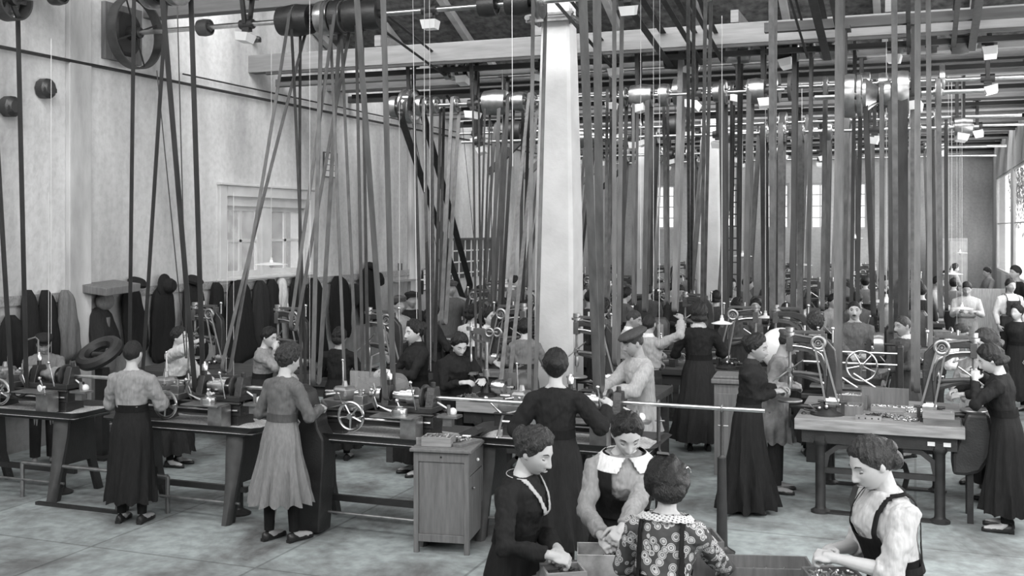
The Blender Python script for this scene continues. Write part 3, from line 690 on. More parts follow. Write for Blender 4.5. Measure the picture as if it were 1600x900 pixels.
    MB().tube([(-.02, -.1, 1.02), (-.03, -.16, 1.12), (.01, -.17, 1.20), (-.03, -.13, 1.25)], .010, 8).build('feed_crank', DSTEEL, t)
    mb = MB().bb(.56, .74, -.15, -.03, 1.0, 1.02).bb(.60, .68, -.12, -.06, .93, 1.0).cyl((.64, -.09, 1.02), (.64, -.09, 1.1), .015); mb.build('bracket', DSTEEL, t)
    # work tray with can
    MB().bb(.04, .42, -.34, -.15, 1.005, 1.015).bb(.30, .44, -.30, -.16, .82, 1.005).build('front_shelf', DSTEEL, t, smooth=0)
    if pot:
        q = empty('oil_can', (x+.27, y-.25, 1.016), 0, 'small bright spouted can on the '+('lathe beside the pale-bloused woman' if 'pale' in label else 'lathe with the glass shield'), 'oil can')
        MB().lathe([(.0, 0), (.068, 0), (.07, .03), (.065, .055), (.03, .062), (.03, .075), (.0, .076)], (0, 0, 0), (0, 0, 1), 22).build('can_body', STEEL, q)
        MB().tube([(-.06, 0, .03), (-.12, -.0, .045), (-.2, 0, .075)], [.016, .010, .006], 8).build('spout', STEEL, q)
    if shield:
        mb = MB(); a = [(-.20+.0, 1.0)]+[(.14, 1.0), (.14, 1.18)]+[(.14-.10*(1-cos(k*pi/10)), 1.18+.12*sin(k*pi/10)) for k in range(1, 6)]+[(-.44, 1.30), (-.44, 1.0)]
        mb.prism(a, (0, .2, .0), (1, 0, 0), (0, 0, 1), .006); mb.build('splash_shield', GLASS2, t, smooth=0)
    if guard:
        mb = MB(); a = [(-.72, .78), (-.78, 1.22), (-.62, 1.23), (-.54, 1.19), (-.50, 1.08), (-.44, 1.0), (-.42, .9), (-.36, .80), (-.36, .6), (-.40, .02), (-.62, .0), (-.66, .4)]
        mb.prism(a, (0, -.30, 0), (1, 0, 0), (0, 0, 1), .2); mb.build('end_guard', IRON, t, smooth=0, bevel=.015)
    return t
def floor_stand(p, h, label, r0=.036, r1=.014):
    t = empty('bar_stand', p, 0, label, 'stand')
    MB().lathe([(.0, 0), (.10, 0), (.105, .015), (.07, .035), (r0+.004, .05), (r0, .06), (.0, .06)], n=24).build('foot', IRON, t)
    MB().lathe([(.0, .05), (r0, .05), (r0*.78, h*.66), (r1+.004, h*.67), (r1, h*.68), (r1, h-.02), (0, h-.02)], n=16).build('post', IRON, t)
    MB().cyl((-.03, 0, h*.88), (.05, 0, h*.88), .008).build('clamp_screw', DSTEEL, t); mb = MB().cyl((0, 0, h-.04), (0, 0, h-.02), .012).ring((0, 0, h), (1, 0, 0), .026, .008, 18, 6); mb.build('clamp_ring', DSTEEL, t)
    return t
def bench_drill(loc, s, label, h=.78):
    """C-frame bench drilling machine; spindle on the side s (+1: +X, -1: -X)"""
    t = empty('bench_drill', loc, 0, label, 'drilling machine')
    MB().lathe([(0, 0), (.15, 0), (.15, .015), (.08, .04), (.05, .06), (0, .06)], n=24).build('base', IRON, t)
    c = [(0, .04), (0.015, .3), (.0, .5), (-.03*s, .60), (.0, .66)]
    mb = MB().band([(-.03*s, .03), (-.04*s, .25), (-.05*s, .45), (-.035*s, .58), (.03*s, .655), (.13*s, .68), (.24*s, .685), (.33*s, .68)], (0, 0, 0), (1, 0, 0), (0, 0, 1), [.11, .085, .08, .085, .085, .07, .06, .055], .07)
    mb.build('frame', IRON, t, smooth=45, bevel=.008)
    mb = MB().tube([(-.0*s, -.04, .36), (.005*s, -.045, .47), (.04*s, -.045, .55), (.11*s, -.045, .60), (.22*s, -.045, .62), (.30*s, -.045, .625)], .008, 8); mb.build('frame_rib', STEEL, t)
    mb = MB().tube([(.04*s, -.03, .36), (.14*s, -.03, .37), (.24*s, -.03, .38), (.30*s, -.03, .38)], [.016, .02, .018, .022], 8).tube([(.04*s, 0, .30), (.16*s, 0, .34), (.3*s, 0, .37)], .03, 8); mb.build('lower_arm', IRONL, t)
    MB().cyl((.33*s, 0, .33), (.33*s, 0, .76), .014, n=10).cyl((.33*s, 0, .62), (.33*s, 0, .72), .035, n=14).cyl((.33*s, 0, .34), (.33*s, 0, .42), .03).build('quill', DSTEEL, t)
    MB().lathe([(.004, .16), (.006, .22), (.02, .23), (.024, .28), (.018, .33), (.0, .33)], (.33*s, 0, 0), (0, 0, 1), 14).build('chuck', STEEL, t)
    MB().cyl((.33*s, -.03, .40), (.20*s, -.11, .50), .007, n=8).cyl((.33*s, -.03, .40), (.48*s, -.02, .28), .007, n=8).cyl((.33*s, -.05, .40), (.33*s, .03, .40), .022, n=14).build('lever', STEEL, t)
    MB().cyl((.33*s, 0, .75), (.33*s, 0, .79), .04, n=16).cyl((.33*s, 0, .72), (.33*s, 0, .745), .055, n=16).build('spindle_pulley', PULL, t)
    mb = MB().ring((.07*s, -.07, .66), (0, 1, 0), .055, .018, 26, 8).ring((.07*s, -.08, .66), (0, 1, 0), .025, .008, 20, 6).cyl((.07*s, -.1, .66), (.07*s, 0, .66), .012); mb.build('guide_pulley', DSTEEL, t)
    MB().band([(.0, .20), (.01*s, .4), (.06*s, .52), (.16*s, .585), (.30*s, .60)], (0, .01, 0), (1, 0, 0), (0, 0, 1), [.04, .04, .035, .035, .03], .05).build('inner_arm', IRONL, t, smooth=45)
    MB().bb(min(.02*s, .36*s), max(.02*s, .36*s), -.028, .028, .735, .765).bb(min(.0, .05*s), max(0, .05*s), -.03, .03, .66, .74).bb(min(.30*s, .36*s), max(.30*s, .36*s), -.04, .04, .57, .70).build('top_rail', IRONL, t, smooth=0, bevel=.004)
    MB().bar((.105*s, -.085, .66), (.10*s-.09*s, -.06, .13), .004, .018).bar((.035*s, -.085, .66), (-.02*s-.08*s, -.06, .13), .004, .018).bar((.07*s, -.07, .70), (.33*s, -.03, .735), .004, .014).build('spindle_belt', LEATHL, t, smooth=0)
    MB().ball((-.05*s, 0, .0+.79), .018).cyl((-.05*s, 0, .66), (-.05*s, 0, .79), .009).build('oil_cup', STEEL, t); MB().cyl((.2*s, 0, .765), (.2*s, 0, .81), .011).build('oil_cup', STEEL, t)
    MB().lathe([(.0, 0), (.11, 0), (.115, .012), (.11, .02), (0, .02)], (.33*s, 0, .10), (0, 0, 1), 28).build('table', DSTEEL, t)
    MB().cyl((.33*s, 0, -.14), (.33*s, 0, .10), .011, n=10).tube([(0, 0, .08), (.15*s, 0, .06), (.33*s, 0, .07)], [.035, .022, .03], 10).ball((.2*s, -.05, .0), .025).cyl((.05*s, -.06, .02), (.2*s, -.06, .05), .009).build('table_arm', IRON, t)
    cone_pulley(-.04*s-.05, 0, .12, (.05, .062, .062, .05), .03, 'cone_pulley', t, STEEL)
    MB().cyl((-.04*s-.12, 0, .12), (-.04*s+.14, 0, .12), .012, n=8).box((-.04*s-.08, 0, .06), (.03, .08, .12)).box((-.04*s+.1, 0, .06), (.03, .08, .12)).build('pulley_bracket', IRON, t)
    MB().ball((.0, -.06, .08), .02).ball((.06*s, -.08, .07), .016).cyl((.1*s, -.05, .05), (.15*s, -.11, .1), .008).build('knobs', STEEL, t)
    return t
def leg_cast(x, y, h, parent, side):
    mb = MB()
    for s in (-1,):
        mb.lathe([(0, 0), (.085, 0), (.085, .02), (.05, .04), (.045, .06), (.045, h-.16), (.055, h-.14), (.07, h-.12), (.07, h-.10), (0, h-.10)], (x, y, 0), (0, 0, 1), 18)
    arc = [(x+side*(.045+.20*(1-cos(a))), .03+.34*(sin(a))) for a in [pi/2*k/8 for k in range(9)]]
    mb.band([(x+side*.42-side*.0*k, 0) for k in range(0)]+[(x+side*.30, .01), (x+side*.27, .14), (x+side*.30, .24), (x+side*.38, .31), (x+side*.50, .335)], (0, y, 0), (1, 0, 0), (0, 0, 1), .05, .05)
    mb.band([(x+side*.035, h-.34), (x+side*.06, h-.22), (x+side*.15, h-.15), (x+side*.30, h-.13)], (0, y, 0), (1, 0, 0), (0, 0, 1), .045, .04)
    mb.bb(min(x, x+side*.36), max(x, x+side*.36), y-.05, y+.05, 0, .018)
    mb.bb(x-.04, x+.04, y-.06, y+.06, h-.11, h-.05)
    return mb.build('leg', IRON, parent, smooth=45)
def work_bench(x0, x1, y0, y1, h, label, top=WOODL, thick=.075, cast=True, name='work_bench'):
    cx, cy = (x0+x1)/2, (y0+y1)/2; t = empty(name, (cx, cy, 0), 0, label, 'bench'); a, b = x0-cx, x1-cx; c, d = y0-cy, y1-cy
    MB().bb(a, b, c, d, h-thick, h).build('bench_top', top, t, smooth=0, bevel=.006)
    MB().bb(a+.06, b-.06, c+.06, c+.12, h-thick-.12, h-thick).bb(a+.06, b-.06, d-.12, d-.06, h-thick-.12, h-thick).bb(a+.05, a+.12, c+.12, d-.12, h-thick-.1, h-thick).bb(b-.12, b-.05, c+.12, d-.12, h-thick-.1, h-thick).build('apron', IRON if cast else DBEAM, t, smooth=0)
    if cast:
        for x, s_ in ((a+.22, 1), (b-.2, -1)):
            for y in (c+.1, d-.12): leg_cast(x, y, h-thick, t, s_)
        MB().bb(a+.22, b-.2, c+.08, c+.12, .36, .41).build('stretcher', IRON, t); MB().bb(a+.22, b-.2, d-.14, d-.1, .36, .41).build('stretcher', IRON, t)
    else:
        n = max(2, int((b-a)/1.3)+1)
        for k in range(n):
            x = lerp(a+.08, b-.08, k/(n-1))
            for y in (c+.07, d-.07): MB().bb(x-.04, x+.04, y-.04, y+.04, 0, h-thick).build('leg', DBEAM, t, smooth=0)
    return t
def small_lathe(loc, label, rz=0, seed=0):
    r = random.Random(seed); t = empty('bench_lathe', loc, rz, label, 'lathe')
    mb = MB().bb(-.38, .38, -.08, .08, .1, .17).bb(-.33, -.25, -.1, .1, 0, .1).bb(.25, .33, -.1, .1, 0, .1); mb.build('bed', IRON, t, smooth=0, bevel=.006)
    mb = MB().bb(-.3, -.02, -.07, .07, .17, .2).bb(-.30, -.24, -.05, .05, .2, .33).bb(-.06, .0, -.05, .05, .2, .33); mb.build('headstock', IRON, t, smooth=0, bevel=.006)
    cone_pulley(-.235, 0, .28, (.085, .065, .048), .055, 'cone_pulley', t, PULL)
    MB().lathe([(0, 0), (.05, 0), (.05, .04), (.02, .05), (.02, .08), (0, .08)], (.0, 0, .28), (1, 0, 0), 18).build('chuck', STEEL, t)
    MB().bb(.12, .22, -.13, .09, .17, .22).bb(.14, .2, -.07, -.0, .22, .29).cyl((.17, -.03, .29), (.17, -.03, .33), .012).build('slide_rest', DSTEEL, t, smooth=30)
    MB().bb(.28, .36, -.05, .05, .17, .3).cyl((.22, 0, .28), (.42, 0, .28), .022).build('tailstock', IRON, t, smooth=30)
    wheel((.17, -.16, .17), (0, 1, 0), .075, 'hand_wheel', t, STEEL, 4, .009); wheel((.44, 0, .28), (1, 0, 0), .06, 'tail_wheel', t, STEEL, 3, .008)
    lever((-.15, -.08, .2), (-.1, -.14, .38), t, STEEL, .015, .006); lever((.05, .08, .2), (.12, .06, .5), t, STEEL, .018, .007)
    return t
def miller(loc, label, rz=0):
    t = empty('milling_machine', loc, rz, label, 'milling machine')
    mb = MB().loft([[Vector((a*w2, b*w3, z)) for a, b in ((-1, -.8), (-.8, -1), (.8, -1), (1, -.8), (1, .8), (.8, 1), (-.8, 1), (-1, .8))] for z, w2, w3 in ((0, .3, .36), (.06, .3, .36), (.1, .2, .26), (1.0, .16, .18), (1.28, .17, .19), (1.34, .13, .16))]); mb.build('column', IRON, t, smooth=30)
    MB().bb(-.13, .13, -.62, -.2, .62, .72).bb(-.05, .05, -.58, -.5, .1, .62).build('knee', IRON, t, smooth=0, bevel=.01)
    MB().bb(-.42, .42, -.56, -.3, .76, .83).bb(-.16, .16, -.5, -.34, .72, .76).build('work_table', DSTEEL, t, smooth=0, bevel=.004)
    MB().cyl((0, -.62, 1.27), (0, .25, 1.27), .045).bb(-.04, .04, -.66, -.58, 1.0, 1.31).cyl((0, -.6, 1.06), (0, .1, 1.06), .02).build('overarm', DSTEEL, t)
    MB().ring((0, -.42, 1.06), (0, 1, 0), .05, .02, 18, 6).build('cutter', STEEL, t)
    cone_pulley(0, .18, 1.06, (.09, .12, .15), .06, 'cone_pulley', t, PULL, (0, 1, 0))
    wheel((.46, -.43, .79), (1, 0, 0), .09, 'hand_wheel', t, STEEL, 4); wheel((0, -.66, .67), (0, 1, 0), .1, 'knee_wheel', t, STEEL, 4)
    lever((-.14, -.3, .9), (-.3, -.42, 1.1), t); lever((.14, -.2, 1.1), (.28, -.3, .95), t)
    return t

def rod_machine(loc, label, rz=0):
    """planing-type machine: two long horizontal rods, a big spoked wheel and slanting stays"""
    t = empty('rod_machine', loc, rz, label, 'machine')
    MB().bb(-.55, .55, -.2, .2, .70, .76).bb(-.5, -.4, -.15, .15, 0, .7).bb(.4, .5, -.15, .15, 0, .7).bb(-.4, .4, -.03, .03, .25, .31).build('frame', IRON, t, smooth=0, bevel=.01)
    for z in (1.10, 1.22): MB().cyl((-.6, -.12, z), (.5, -.12, z), .012, n=8).build('rod', STEEL, t)
    MB().bb(-.6, -.54, -.14, .1, .76, 1.26).bb(.44, .5, -.14, .1, .76, 1.3).build('upright', IRON, t, smooth=0, bevel=.01)
    wheel((.08, -.16, 1.08), (0, 1, 0), .16, 'flywheel', t, STEEL, 5, .011)
    for x in (-.5, -.2, .0): MB().cyl((x, -.2, 1.0), (x+.3, -.24, .82), .010, n=8).build('stay', STEEL, t)
    MB().lathe([(0, 0), (.12, 0), (.13, .05), (.12, .1), (0, .1)], (.2, .05, 1.3), (1, 0, 0), 24).build('pulley', PULL, t); MB().cyl((.1, .05, 1.3), (.5, .05, 1.3), .014).bb(.42, .47, .0, .1, .76, 1.34).bb(.12, .17, .0, .1, .76, 1.34).build('pulley_bracket', IRON, t)
    MB().bb(-.45, .3, -.28, -.04, .84, .86).bb(-.3, -.1, -.22, -.08, .86, .9).build('tool_tray', DSTEEL, t, smooth=0)
    lever((-.3, .1, .76), (-.4, .15, 1.45), t); lever((.3, -.1, .76), (.36, -.15, 1.05), t)
    return t
# ------------------------------------------------------------------ people
# torso rings: height, half width, half depth, forward offset (for a 1.60 m body)
RW = [(.70, .165, .115, -.005), (.80, .172, .122, -.01), (.88, .16, .112, -.005), (.96, .132, .095, 0), (1.02, .122, .09, .003), (1.10, .132, .10, .008), (1.19, .146, .122, .022), (1.26, .147, .105, .012), (1.305, .128, .08, 0), (1.335, .095, .062, -.003), (1.365, .062, .052, -.003)]
RM = [(.70, .16, .11, -.005), (.80, .165, .118, -.005), (.88, .16, .112, 0), (.96, .152, .108, .003), (1.02, .15, .105, .004), (1.10, .16, .112, .006), (1.19, .172, .118, .008), (1.26, .175, .11, .004), (1.305, .152, .085, -.003), (1.335, .105, .068, -.006), (1.365, .066, .058, -.006)]
def ring_at(R, z):
    if z <= R[0][0]: return R[0][1:]
    for a, b in zip(R, R[1:]):
        if z <= b[0]: t = (z-a[0])/(b[0]-a[0]); return tuple(lerp(a[i], b[i], t) for i in (1, 2, 3))
    return R[-1][1:]
def head_point(az, el, g=1.0):
    """az 0 = forward; returns a point of the head surface, origin at head centre"""
    x = sin(az)*cos(el); y = cos(az)*cos(el); z = sin(el)
    p = Vector((x*.074, y*.094, z*.113))
    if p.z < 0:
        t = min(1, -p.z/.113); p.x *= 1-.26*t**1.4
        if p.y < 0: p.y *= 1-.42*t
        else: p.y *= 1-.02*t; p.y += .020*t*max(0, cos(az))**.6*cos(el)**.3
    if y < 0 and z > -.2: p.y *= 1.06
    if y > 0: 
        f = p.copy(); X = abs(f.x); Z = f.z
        G = lambda a, s: exp(-(a/s)**2)
        d = 0
        nz = 0 if Z > .034 or Z < -.046 else (sstep((.034-Z)/.066) if Z > -.034 else sstep((Z+.046)/.012))
        d += .025*nz*G(X, .0125 if Z < -.02 else .0095)
        d += .006*G(X-.013, .007)*G(Z+.034, .008)
        d -= .013*G(X-.031, .017)*G(Z-.008, .013)
        d += .004*G(X-.028, .022)*G(Z-.032, .009)
        d += .007*G(X, .023)*G(Z+.058, .0055)+.007*G(X, .019)*G(Z+.069, .006)
        d -= .004*G(X, .03)*G(Z+.082, .006)
        d += .009*G(X, .022)*G(Z+.100, .014)
        d += .003*G(X-.042, .018)*G(Z+.02, .02)
        p.y += d*g
    return p
def head_mesh(mb, M, n=72, m=56):
    vs = [];  fs = []
    for i in range(1, m):
        el = pi/2-pi*i/m
        for k in range(n):
            a = 2*pi*k/n; a = a-.35*sin(a)     # denser towards the face
            vs.append(M@head_point(a, el))
    vs.append(M@Vector((0, 0, .113))); vs.append(M@head_point(0, -pi/2)); T = len(vs)-2
    for i in range(m-2):
        for k in range(n): fs.append((i*n+k, (i+1)*n+k, (i+1)*n+(k+1) % n, i*n+(k+1) % n))
    for k in range(n): fs.append((T, k, (k+1) % n)); fs.append((T+1, (m-2)*n+(k+1) % n, (m-2)*n+k))
    mb.add(vs, fs)
def cap_mesh(M, line, thick, wave=.12, seed=0, nn=56, mm=18, ncurl=7, part=False):
    """hair as a closed cap; line(az) = lower elevation of the hair, thick(az, t) = thickness"""
    out = []; mb = MB()
    for j in range(mm+1):
        t = j/mm; R = []
        for k in range(nn):
            a = 2*pi*k/nn; aa = a if a <= pi else a-2*pi
            e0 = line(aa); el = lerp(e0, pi/2, t); p = head_point(aa, el, 0)
            th = thick(aa, t)*(.10+.90*min(1, t*3.2)**.7)
            q = noise.noise(Vector((sin(aa)*ncurl*.5+seed, cos(aa)*ncurl*.5, el*ncurl*.45)))+.5*sin(aa*ncurl*1.5+el*9+seed)
            th *= 1+wave*q*2
            if part: th *= 1-.5*exp(-((p.x-.012)/.008)**2)
            n_ = Vector((p.x/.074**2, p.y/.1**2, p.z/.113**2)).normalized()
            R.append(M@(p*1.0+n_*th))
        out.append(R)
    # inner side
    inn = []
    for j in range(mm, -1, -3):
        t = j/mm; inn.append([M@(head_point(a if a <= pi else a-2*pi, lerp(line(a if a <= pi else a-2*pi), pi/2, t), 0)*.93) for a in [2*pi*k/nn for k in range(nn)]])
    mb.loft(out+inn if False else list(reversed(inn))+out if False else out, False)
    vs = [v for r in inn for v in r]; fs = []
    for i in range(len(inn)-1):
        for k in range(nn): fs.append((i*nn+k, i*nn+(k+1) % nn, (i+1)*nn+(k+1) % nn, (i+1)*nn+k))
    mb.add(vs, fs)
    o2 = (mm+1)*nn; L = o2+(len(inn)-1)*nn
    for k in range(nn): mb.f.append((k, (k+1) % nn, L+(k+1) % nn, L+k))
    return mb
def hairline(front=.58, temple=-.02, ear=-.32, back=-.72):
    def f(a):
        a = abs(a)
        pts = [(0, front), (.55, front-.06), (.95, lerp(front, temple, .55)), (1.25, temple), (1.55, ear*.6), (1.85, ear), (2.4, (ear+back)/2), (pi, back)]
        for p, q in zip(pts, pts[1:]):
            if a <= q[0]: return lerp(p[1], q[1], sstep((a-p[0])/(q[0]-p[0])))
        return back
    return f
def ik(S, Tg, l1, l2, hint):
    d = Tg-S; L = d.length
    if L > (l1+l2)*.995: Tg = S+d*((l1+l2)*.995/L); d = Tg-S; L = d.length
    u = d.normalized(); a = (l1*l1-l2*l2+L*L)/(2*L); h = sqrt(max(0, l1*l1-a*a))
    n_ = (hint-u*hint.dot(u)).normalized()
    return S+u*a+n_*h, Tg
def hand_geo(mb, W, dirn, palm_n, s, k, curl=.5, spread=1.0):
    """W wrist, dirn pointing direction, palm_n normal out of the palm, s=+1 right hand"""
    d = dirn.normalized(); n_ = (palm_n-d*palm_n.dot(d)).normalized(); t = d.cross(n_)*s      # t towards the thumb
    P = lambda a, b, c: W+(d*a+t*b+n_*c)*k
    R = Matrix((d, t, n_)).transposed()
    mb.ball(P(.045, 0, 0), (.050*k, .040*k, .015*k), 12, 8, R)
    mb.tube([P(-.02, 0, 0), P(.02, 0, 0), P(.05, 0, 0)], [.024*k, .026*k, .022*k], 10)
    for i, (o, L) in enumerate(((.028, .068), (.0095, .077), (-.0095, .071), (-.027, .056))):
        a = P(.078, o, 0); ang = .25; pts = [P(.04, o*.8, 0), a]; cd = Vector((1, o*1.3*spread, 0))
        for seg, f in ((L*.45, 1), (L*.32, 1.2), (L*.23, .9)):
            ang += curl*f
            v = (d*cos(ang)+n_*sin(ang)+t*(o*2.0*spread)).normalized(); a = a+v*seg*k; pts.append(a)
        mb.tube(pts, [.011*k, .0105*k, .0098*k, .009*k, .0072*k], 8); mb.ball(pts[-1], .0072*k, 8, 6)
    a = P(.018, .022, .004); v1 = (d*.62+t*.70+n_*.35).normalized(); b = a+v1*.042*k; v2 = (d*.85+t*.10+n_*.55).normalized(); c = b+v2*.032*k; e = c+(v2+n_*.2*curl).normalized()*.024*k
    mb.tube([a, b, c, e], [.016*k, .0125*k, .0108*k, .0085*k], 8); mb.ball(e, .0085*k, 8, 6)
def smooth_mods(o, vox, it=3, fac=.5, wr=0, wsize=.12):
    r = o.modifiers.new('remesh', 'REMESH'); r.mode = 'VOXEL'; r.voxel_size = vox; r.use_smooth_shade = True
    if it: s = o.modifiers.new('smooth', 'SMOOTH'); s.factor = fac; s.iterations = it
    if wr:
        key = 'wrinkle %.2f' % wsize; tx = bpy.data.textures.get(key)
        if not tx: tx = bpy.data.textures.new(key, 'CLOUDS'); tx.noise_scale = wsize; tx.noise_depth = 2
        d = o.modifiers.new('folds', 'DISPLACE'); d.texture = tx; d.strength = wr; d.mid_level = .5; d.texture_coords = 'LOCAL'
def fold2(o, mid):
    if not mid: return
    tx = bpy.data.textures.get('crease') or bpy.data.textures.new('crease', 'MARBLE'); tx.noise_scale = .09; tx.turbulence = 9; tx.noise_depth = 2; tx.marble_type = 'SHARP'
    d = o.modifiers.new('creases', 'DISPLACE'); d.texture = tx; d.strength = .009; d.mid_level = .5; d.texture_coords = 'LOCAL'
def paisley():
    if 'paisley' in _M: return _M['paisley']
    m, N, L, b = node_mat('paisley cotton'); b.inputs['Roughness'].default_value = .85
    tc = N.new('ShaderNodeTexCoord'); vo = N.new('ShaderNodeTexVoronoi'); vo.inputs['Scale'].default_value = 24; vo.inputs['Randomness'].default_value = .8
    L.new(tc.outputs['Object'], vo.inputs['Vector'])
    r = N.new('ShaderNodeValToRGB'); e = r.color_ramp.elements; r.color_ramp.interpolation = 'CONSTANT'
    e[0].position = 0; e[0].color = (.42, .42, .42, 1); e[1].position = .12; e[1].color = (.06, .06, .06, 1)
    for p, c in ((.2, .45), (.34, .15), (.42, .42), (.50, .05)): q = e.new(p); q.color = (c, c, c, 1)
    L.new(vo.outputs['Distance'], r.inputs[0]); L.new(r.outputs[0], b.inputs['Base Color']); _M['paisley'] = m; return m
def person(px, d, face, label, h=1.60, man=False, lean=0, turn=0, pitch=0, hyaw=0, roll=0, rh=None, lh=None, relb=None, lelb=None, style='updo', hair=HAIR, top=.06, skirt=.045, hem=.16, wide=.27,
           garment='dress', apron=None, strap=None, collar=None, skin=None, curl=.6, sleeves='long', topm=None, fine=None, folds=11, stride=0, hands=True, pn=None, hat=.06, loc=None, hemfront=0, puff=.0, face_on=True, bust=1.0, look_down=True):
    P0 = loc if loc is not None else floor_at(px, d); k = h/1.60; F = (-FW)*cos(radians(face))+RT*sin(radians(face)); rz = math.atan2(-F.x, F.y)
    near = d < 7.5; mid = d < 14.6
    vox = fine or (.0042 if near else .0062 if mid else .011); cvox = .008 if near else .011 if mid else .018
    skin = skin or (SKIND if man else SKIN); Rg = RM if man else RW
    I = Matrix.Rotation(-rz, 3, 'Z')
    def toloc(v): return I@(Vector(v)-P0)
    ln = radians(lean); tr = radians(turn); pv = .90*k
    def TB(p):
        z = p.z/k; t = sstep((z-.86)/.26); q = Matrix.Rotation(tr*t, 3, 'Z')@Vector((p.x, p.y, p.z)); r = Matrix.Rotation(-ln*t, 3, 'X')
        c = Vector((0, 0, pv)); return c+r@(q-c) if t > 0 else Vector(p)
    V = lambda x, y, z: Vector((x*k, y*k, z*k))
    sw = .178 if man else .152
    NB = TB(V(0, -.008, 1.36)); HM = Matrix.Rotation(tr+radians(-hyaw), 3, 'Z')@Matrix.Rotation(-ln*.55-radians(pitch), 3, 'X')@Matrix.Rotation(radians(roll), 3, 'Y')
    neck_top = NB+(Matrix.Rotation(-ln*.8-radians(pitch)*.3, 3, 'X')@V(0, .018, .048)); HC = neck_top+HM@V(0, .012, .072)
    MH = Matrix.Translation(HC)@HM.to_4x4()@Matrix.Scale(k*1.0, 4)
    SHR, SHL = TB(V(sw, -.005, 1.272)), TB(V(-sw, -.005, 1.272))
    def tgt(v, s):
        if v is None: return V(s*.23, .05, .80)
        v = Vector(v); return toloc(v) if v.length > 2.6 or abs(v.x) > 1.2 or abs(v.y) > 1.2 else v*k
    arms = []
    for s, S, Tg, el in ((1, SHR, tgt(rh, 1), relb), (-1, SHL, tgt(lh, -1), lelb)):
        hint = Vector(el) if el else Vector((s*.55, -.55, -.7))
        E, W = ik(S, Tg, .265*k, .235*k, hint); arms.append((s, S, E, W))
    # ---- body : one continuous surface
    mb = MB(); n = 20
    def rings(zs, off, Rr=Rg):
        out = []
        for z in zs:
            rx, ry, oy = ring_at(Rr, z); out.append([TB(V((rx+off)*cos(2*pi*i/n), (ry+off)*sin(2*pi*i/n)+oy, z)) for i in range(n)])
        return out
    ZS = [.78, .82, .88, .94, 1.0, 1.05, 1.1, 1.15, 1.19, 1.23, 1.27, 1.31, 1.335, 1.355, 1.365]
    mb.loft(rings(ZS, -.012))
    mb.tube([NB-V(0, 0, .03), NB.lerp(neck_top, .5), neck_top+V(0, 0, .02), HC-(HM@V(0, .012, .03))], [.055*k, .048*k, .047*k, .05*k] if not man else [.062*k, .056*k, .054*k, .056*k], 14)
    if hands or not mid:
        for s, S, E, W in arms:
            mb.ball(E, .033*k); mb.tube([S-V(s*.03, 0, 0), S, S.lerp(E, .5), E, E.lerp(W, .3), E.lerp(W, .7), W], [.045*k, .045*k, .039*k, .033*k, .036*k, .028*k, .022*k], 12)
            dr = (W-E).normalized(); dr = (dr+Vector((-s*.15, 0, -.1))).normalized()
            pnn = Vector(pn) if pn else Vector((-s*.55, 0, -.8)); hand_geo(mb, W, dr, pnn, s, k, curl)
    feet = []
    for s in (1, -1):
        st = stride*s*.5; hip = V(s*.085, 0, .84); ankle = V(s*.095, st, .085); knee = hip.lerp(ankle, .52)+V(0, .02, 0)
        mb.tube([hip, hip.lerp(knee, .5), knee, knee.lerp(ankle, .35), ankle], [.082*k, .07*k, .05*k, .048*k, .034*k], 12)
        mb.tube([ankle, V(s*.10, st+.03, .045), V(s*.11, st+.12, .03), V(s*.115, st+.17, .025)], [.034*k, .036*k, .034*k, .022*k], 10); feet.append((s, st, ankle))
    head_mesh(mb, MH, *((72, 56) if near else (52, 40) if mid else (32, 26)))
    for s in (1, -1):
        c = MH@Vector((s*.074, -.006, -.004)); mb.ball(c, (.010*k, .019*k, .031*k), 10, 8, HM@Matrix.Rotation(s*.25, 3, 'Z'))
    body = mb.build('person', skin, None, P0, rz); tag(body, label, 'person'); smooth_mods(body, vox, 2 if vox < .008 else 1, .45)
    B = body
    # ---- facial features
    if mid and face_on:
        for s in (1, -1):
            e = MB().ball(MH@Vector((s*.031, .0685, .006)), (.0125*k, .010*k, .0075*k), 12, 8, HM).build('eye', EYEW if not look_down else skin, B)
            if not look_down: MB().ball(MH@Vector((s*.031, .0775, .006)), (.0058*k, .003*k, .0058*k), 10, 6, HM).build('iris', PUPIL, e)
            MB().tube([MH@Vector((s*.017, .078, .002 if look_down else .011)), MH@Vector((s*.030, .081, -.001 if look_down else .014)), MH@Vector((s*.045, .073, .002 if look_down else .009))], [.0012*k, .0020*k, .0012*k], 6).build('eyelashes', HAIR, B)
            MB().tube([MH@Vector((s*.013, .0885, .027)), MH@Vector((s*.030, .0855, .035)), MH@Vector((s*.050, .070, .029))], [.002*k, .0034*k, .0015*k], 6).build('eyebrow', hair, B)
        MB().tube([MH@Vector((-.021, .0925, -.064)), MH@Vector((-.010, .1005, -.0615)), MH@Vector((.010, .1005, -.0615)), MH@Vector((.021, .0925, -.064))], [.001*k, .0045*k, .0045*k, .001*k], 8).build('lips', LIP, B)
        if man == 'moustache':
            MB().tube([MH@Vector((-.028, .088, -.056)), MH@Vector((-.012, .104, -.050)), MH@Vector((.012, .104, -.050)), MH@Vector((.028, .088, -.056))], [.002*k, .007*k, .007*k, .002*k], 8).build('moustache', HAIR, B)
    # ---- hair
    sd = (px*7 % 13); ht = {'updo': (.016, .028), 'roll': (.022, .03), 'bob': (.044, .046), 'short': (.006, .010), 'cropped': (.003, .005), 'curly': (.022, .032), 'wavy': (.016, .020), 'back': (.014, .02)}.get(style, (.008, .012))
    if style in ('short', 'cropped'): hl = hairline(.62, .12, -.18, -.45)
    elif style == 'bob': hl = hairline(.66, -.30, -.75, -.95)
    else: hl = hairline(.74, .05, -.32, -.78)
    if hat and style in ('cap', 'beret'): hl = hairline(.6, .1, -.15, -.45)
    if not mid: ht = (max(ht[0], .016), max(ht[1], .022))
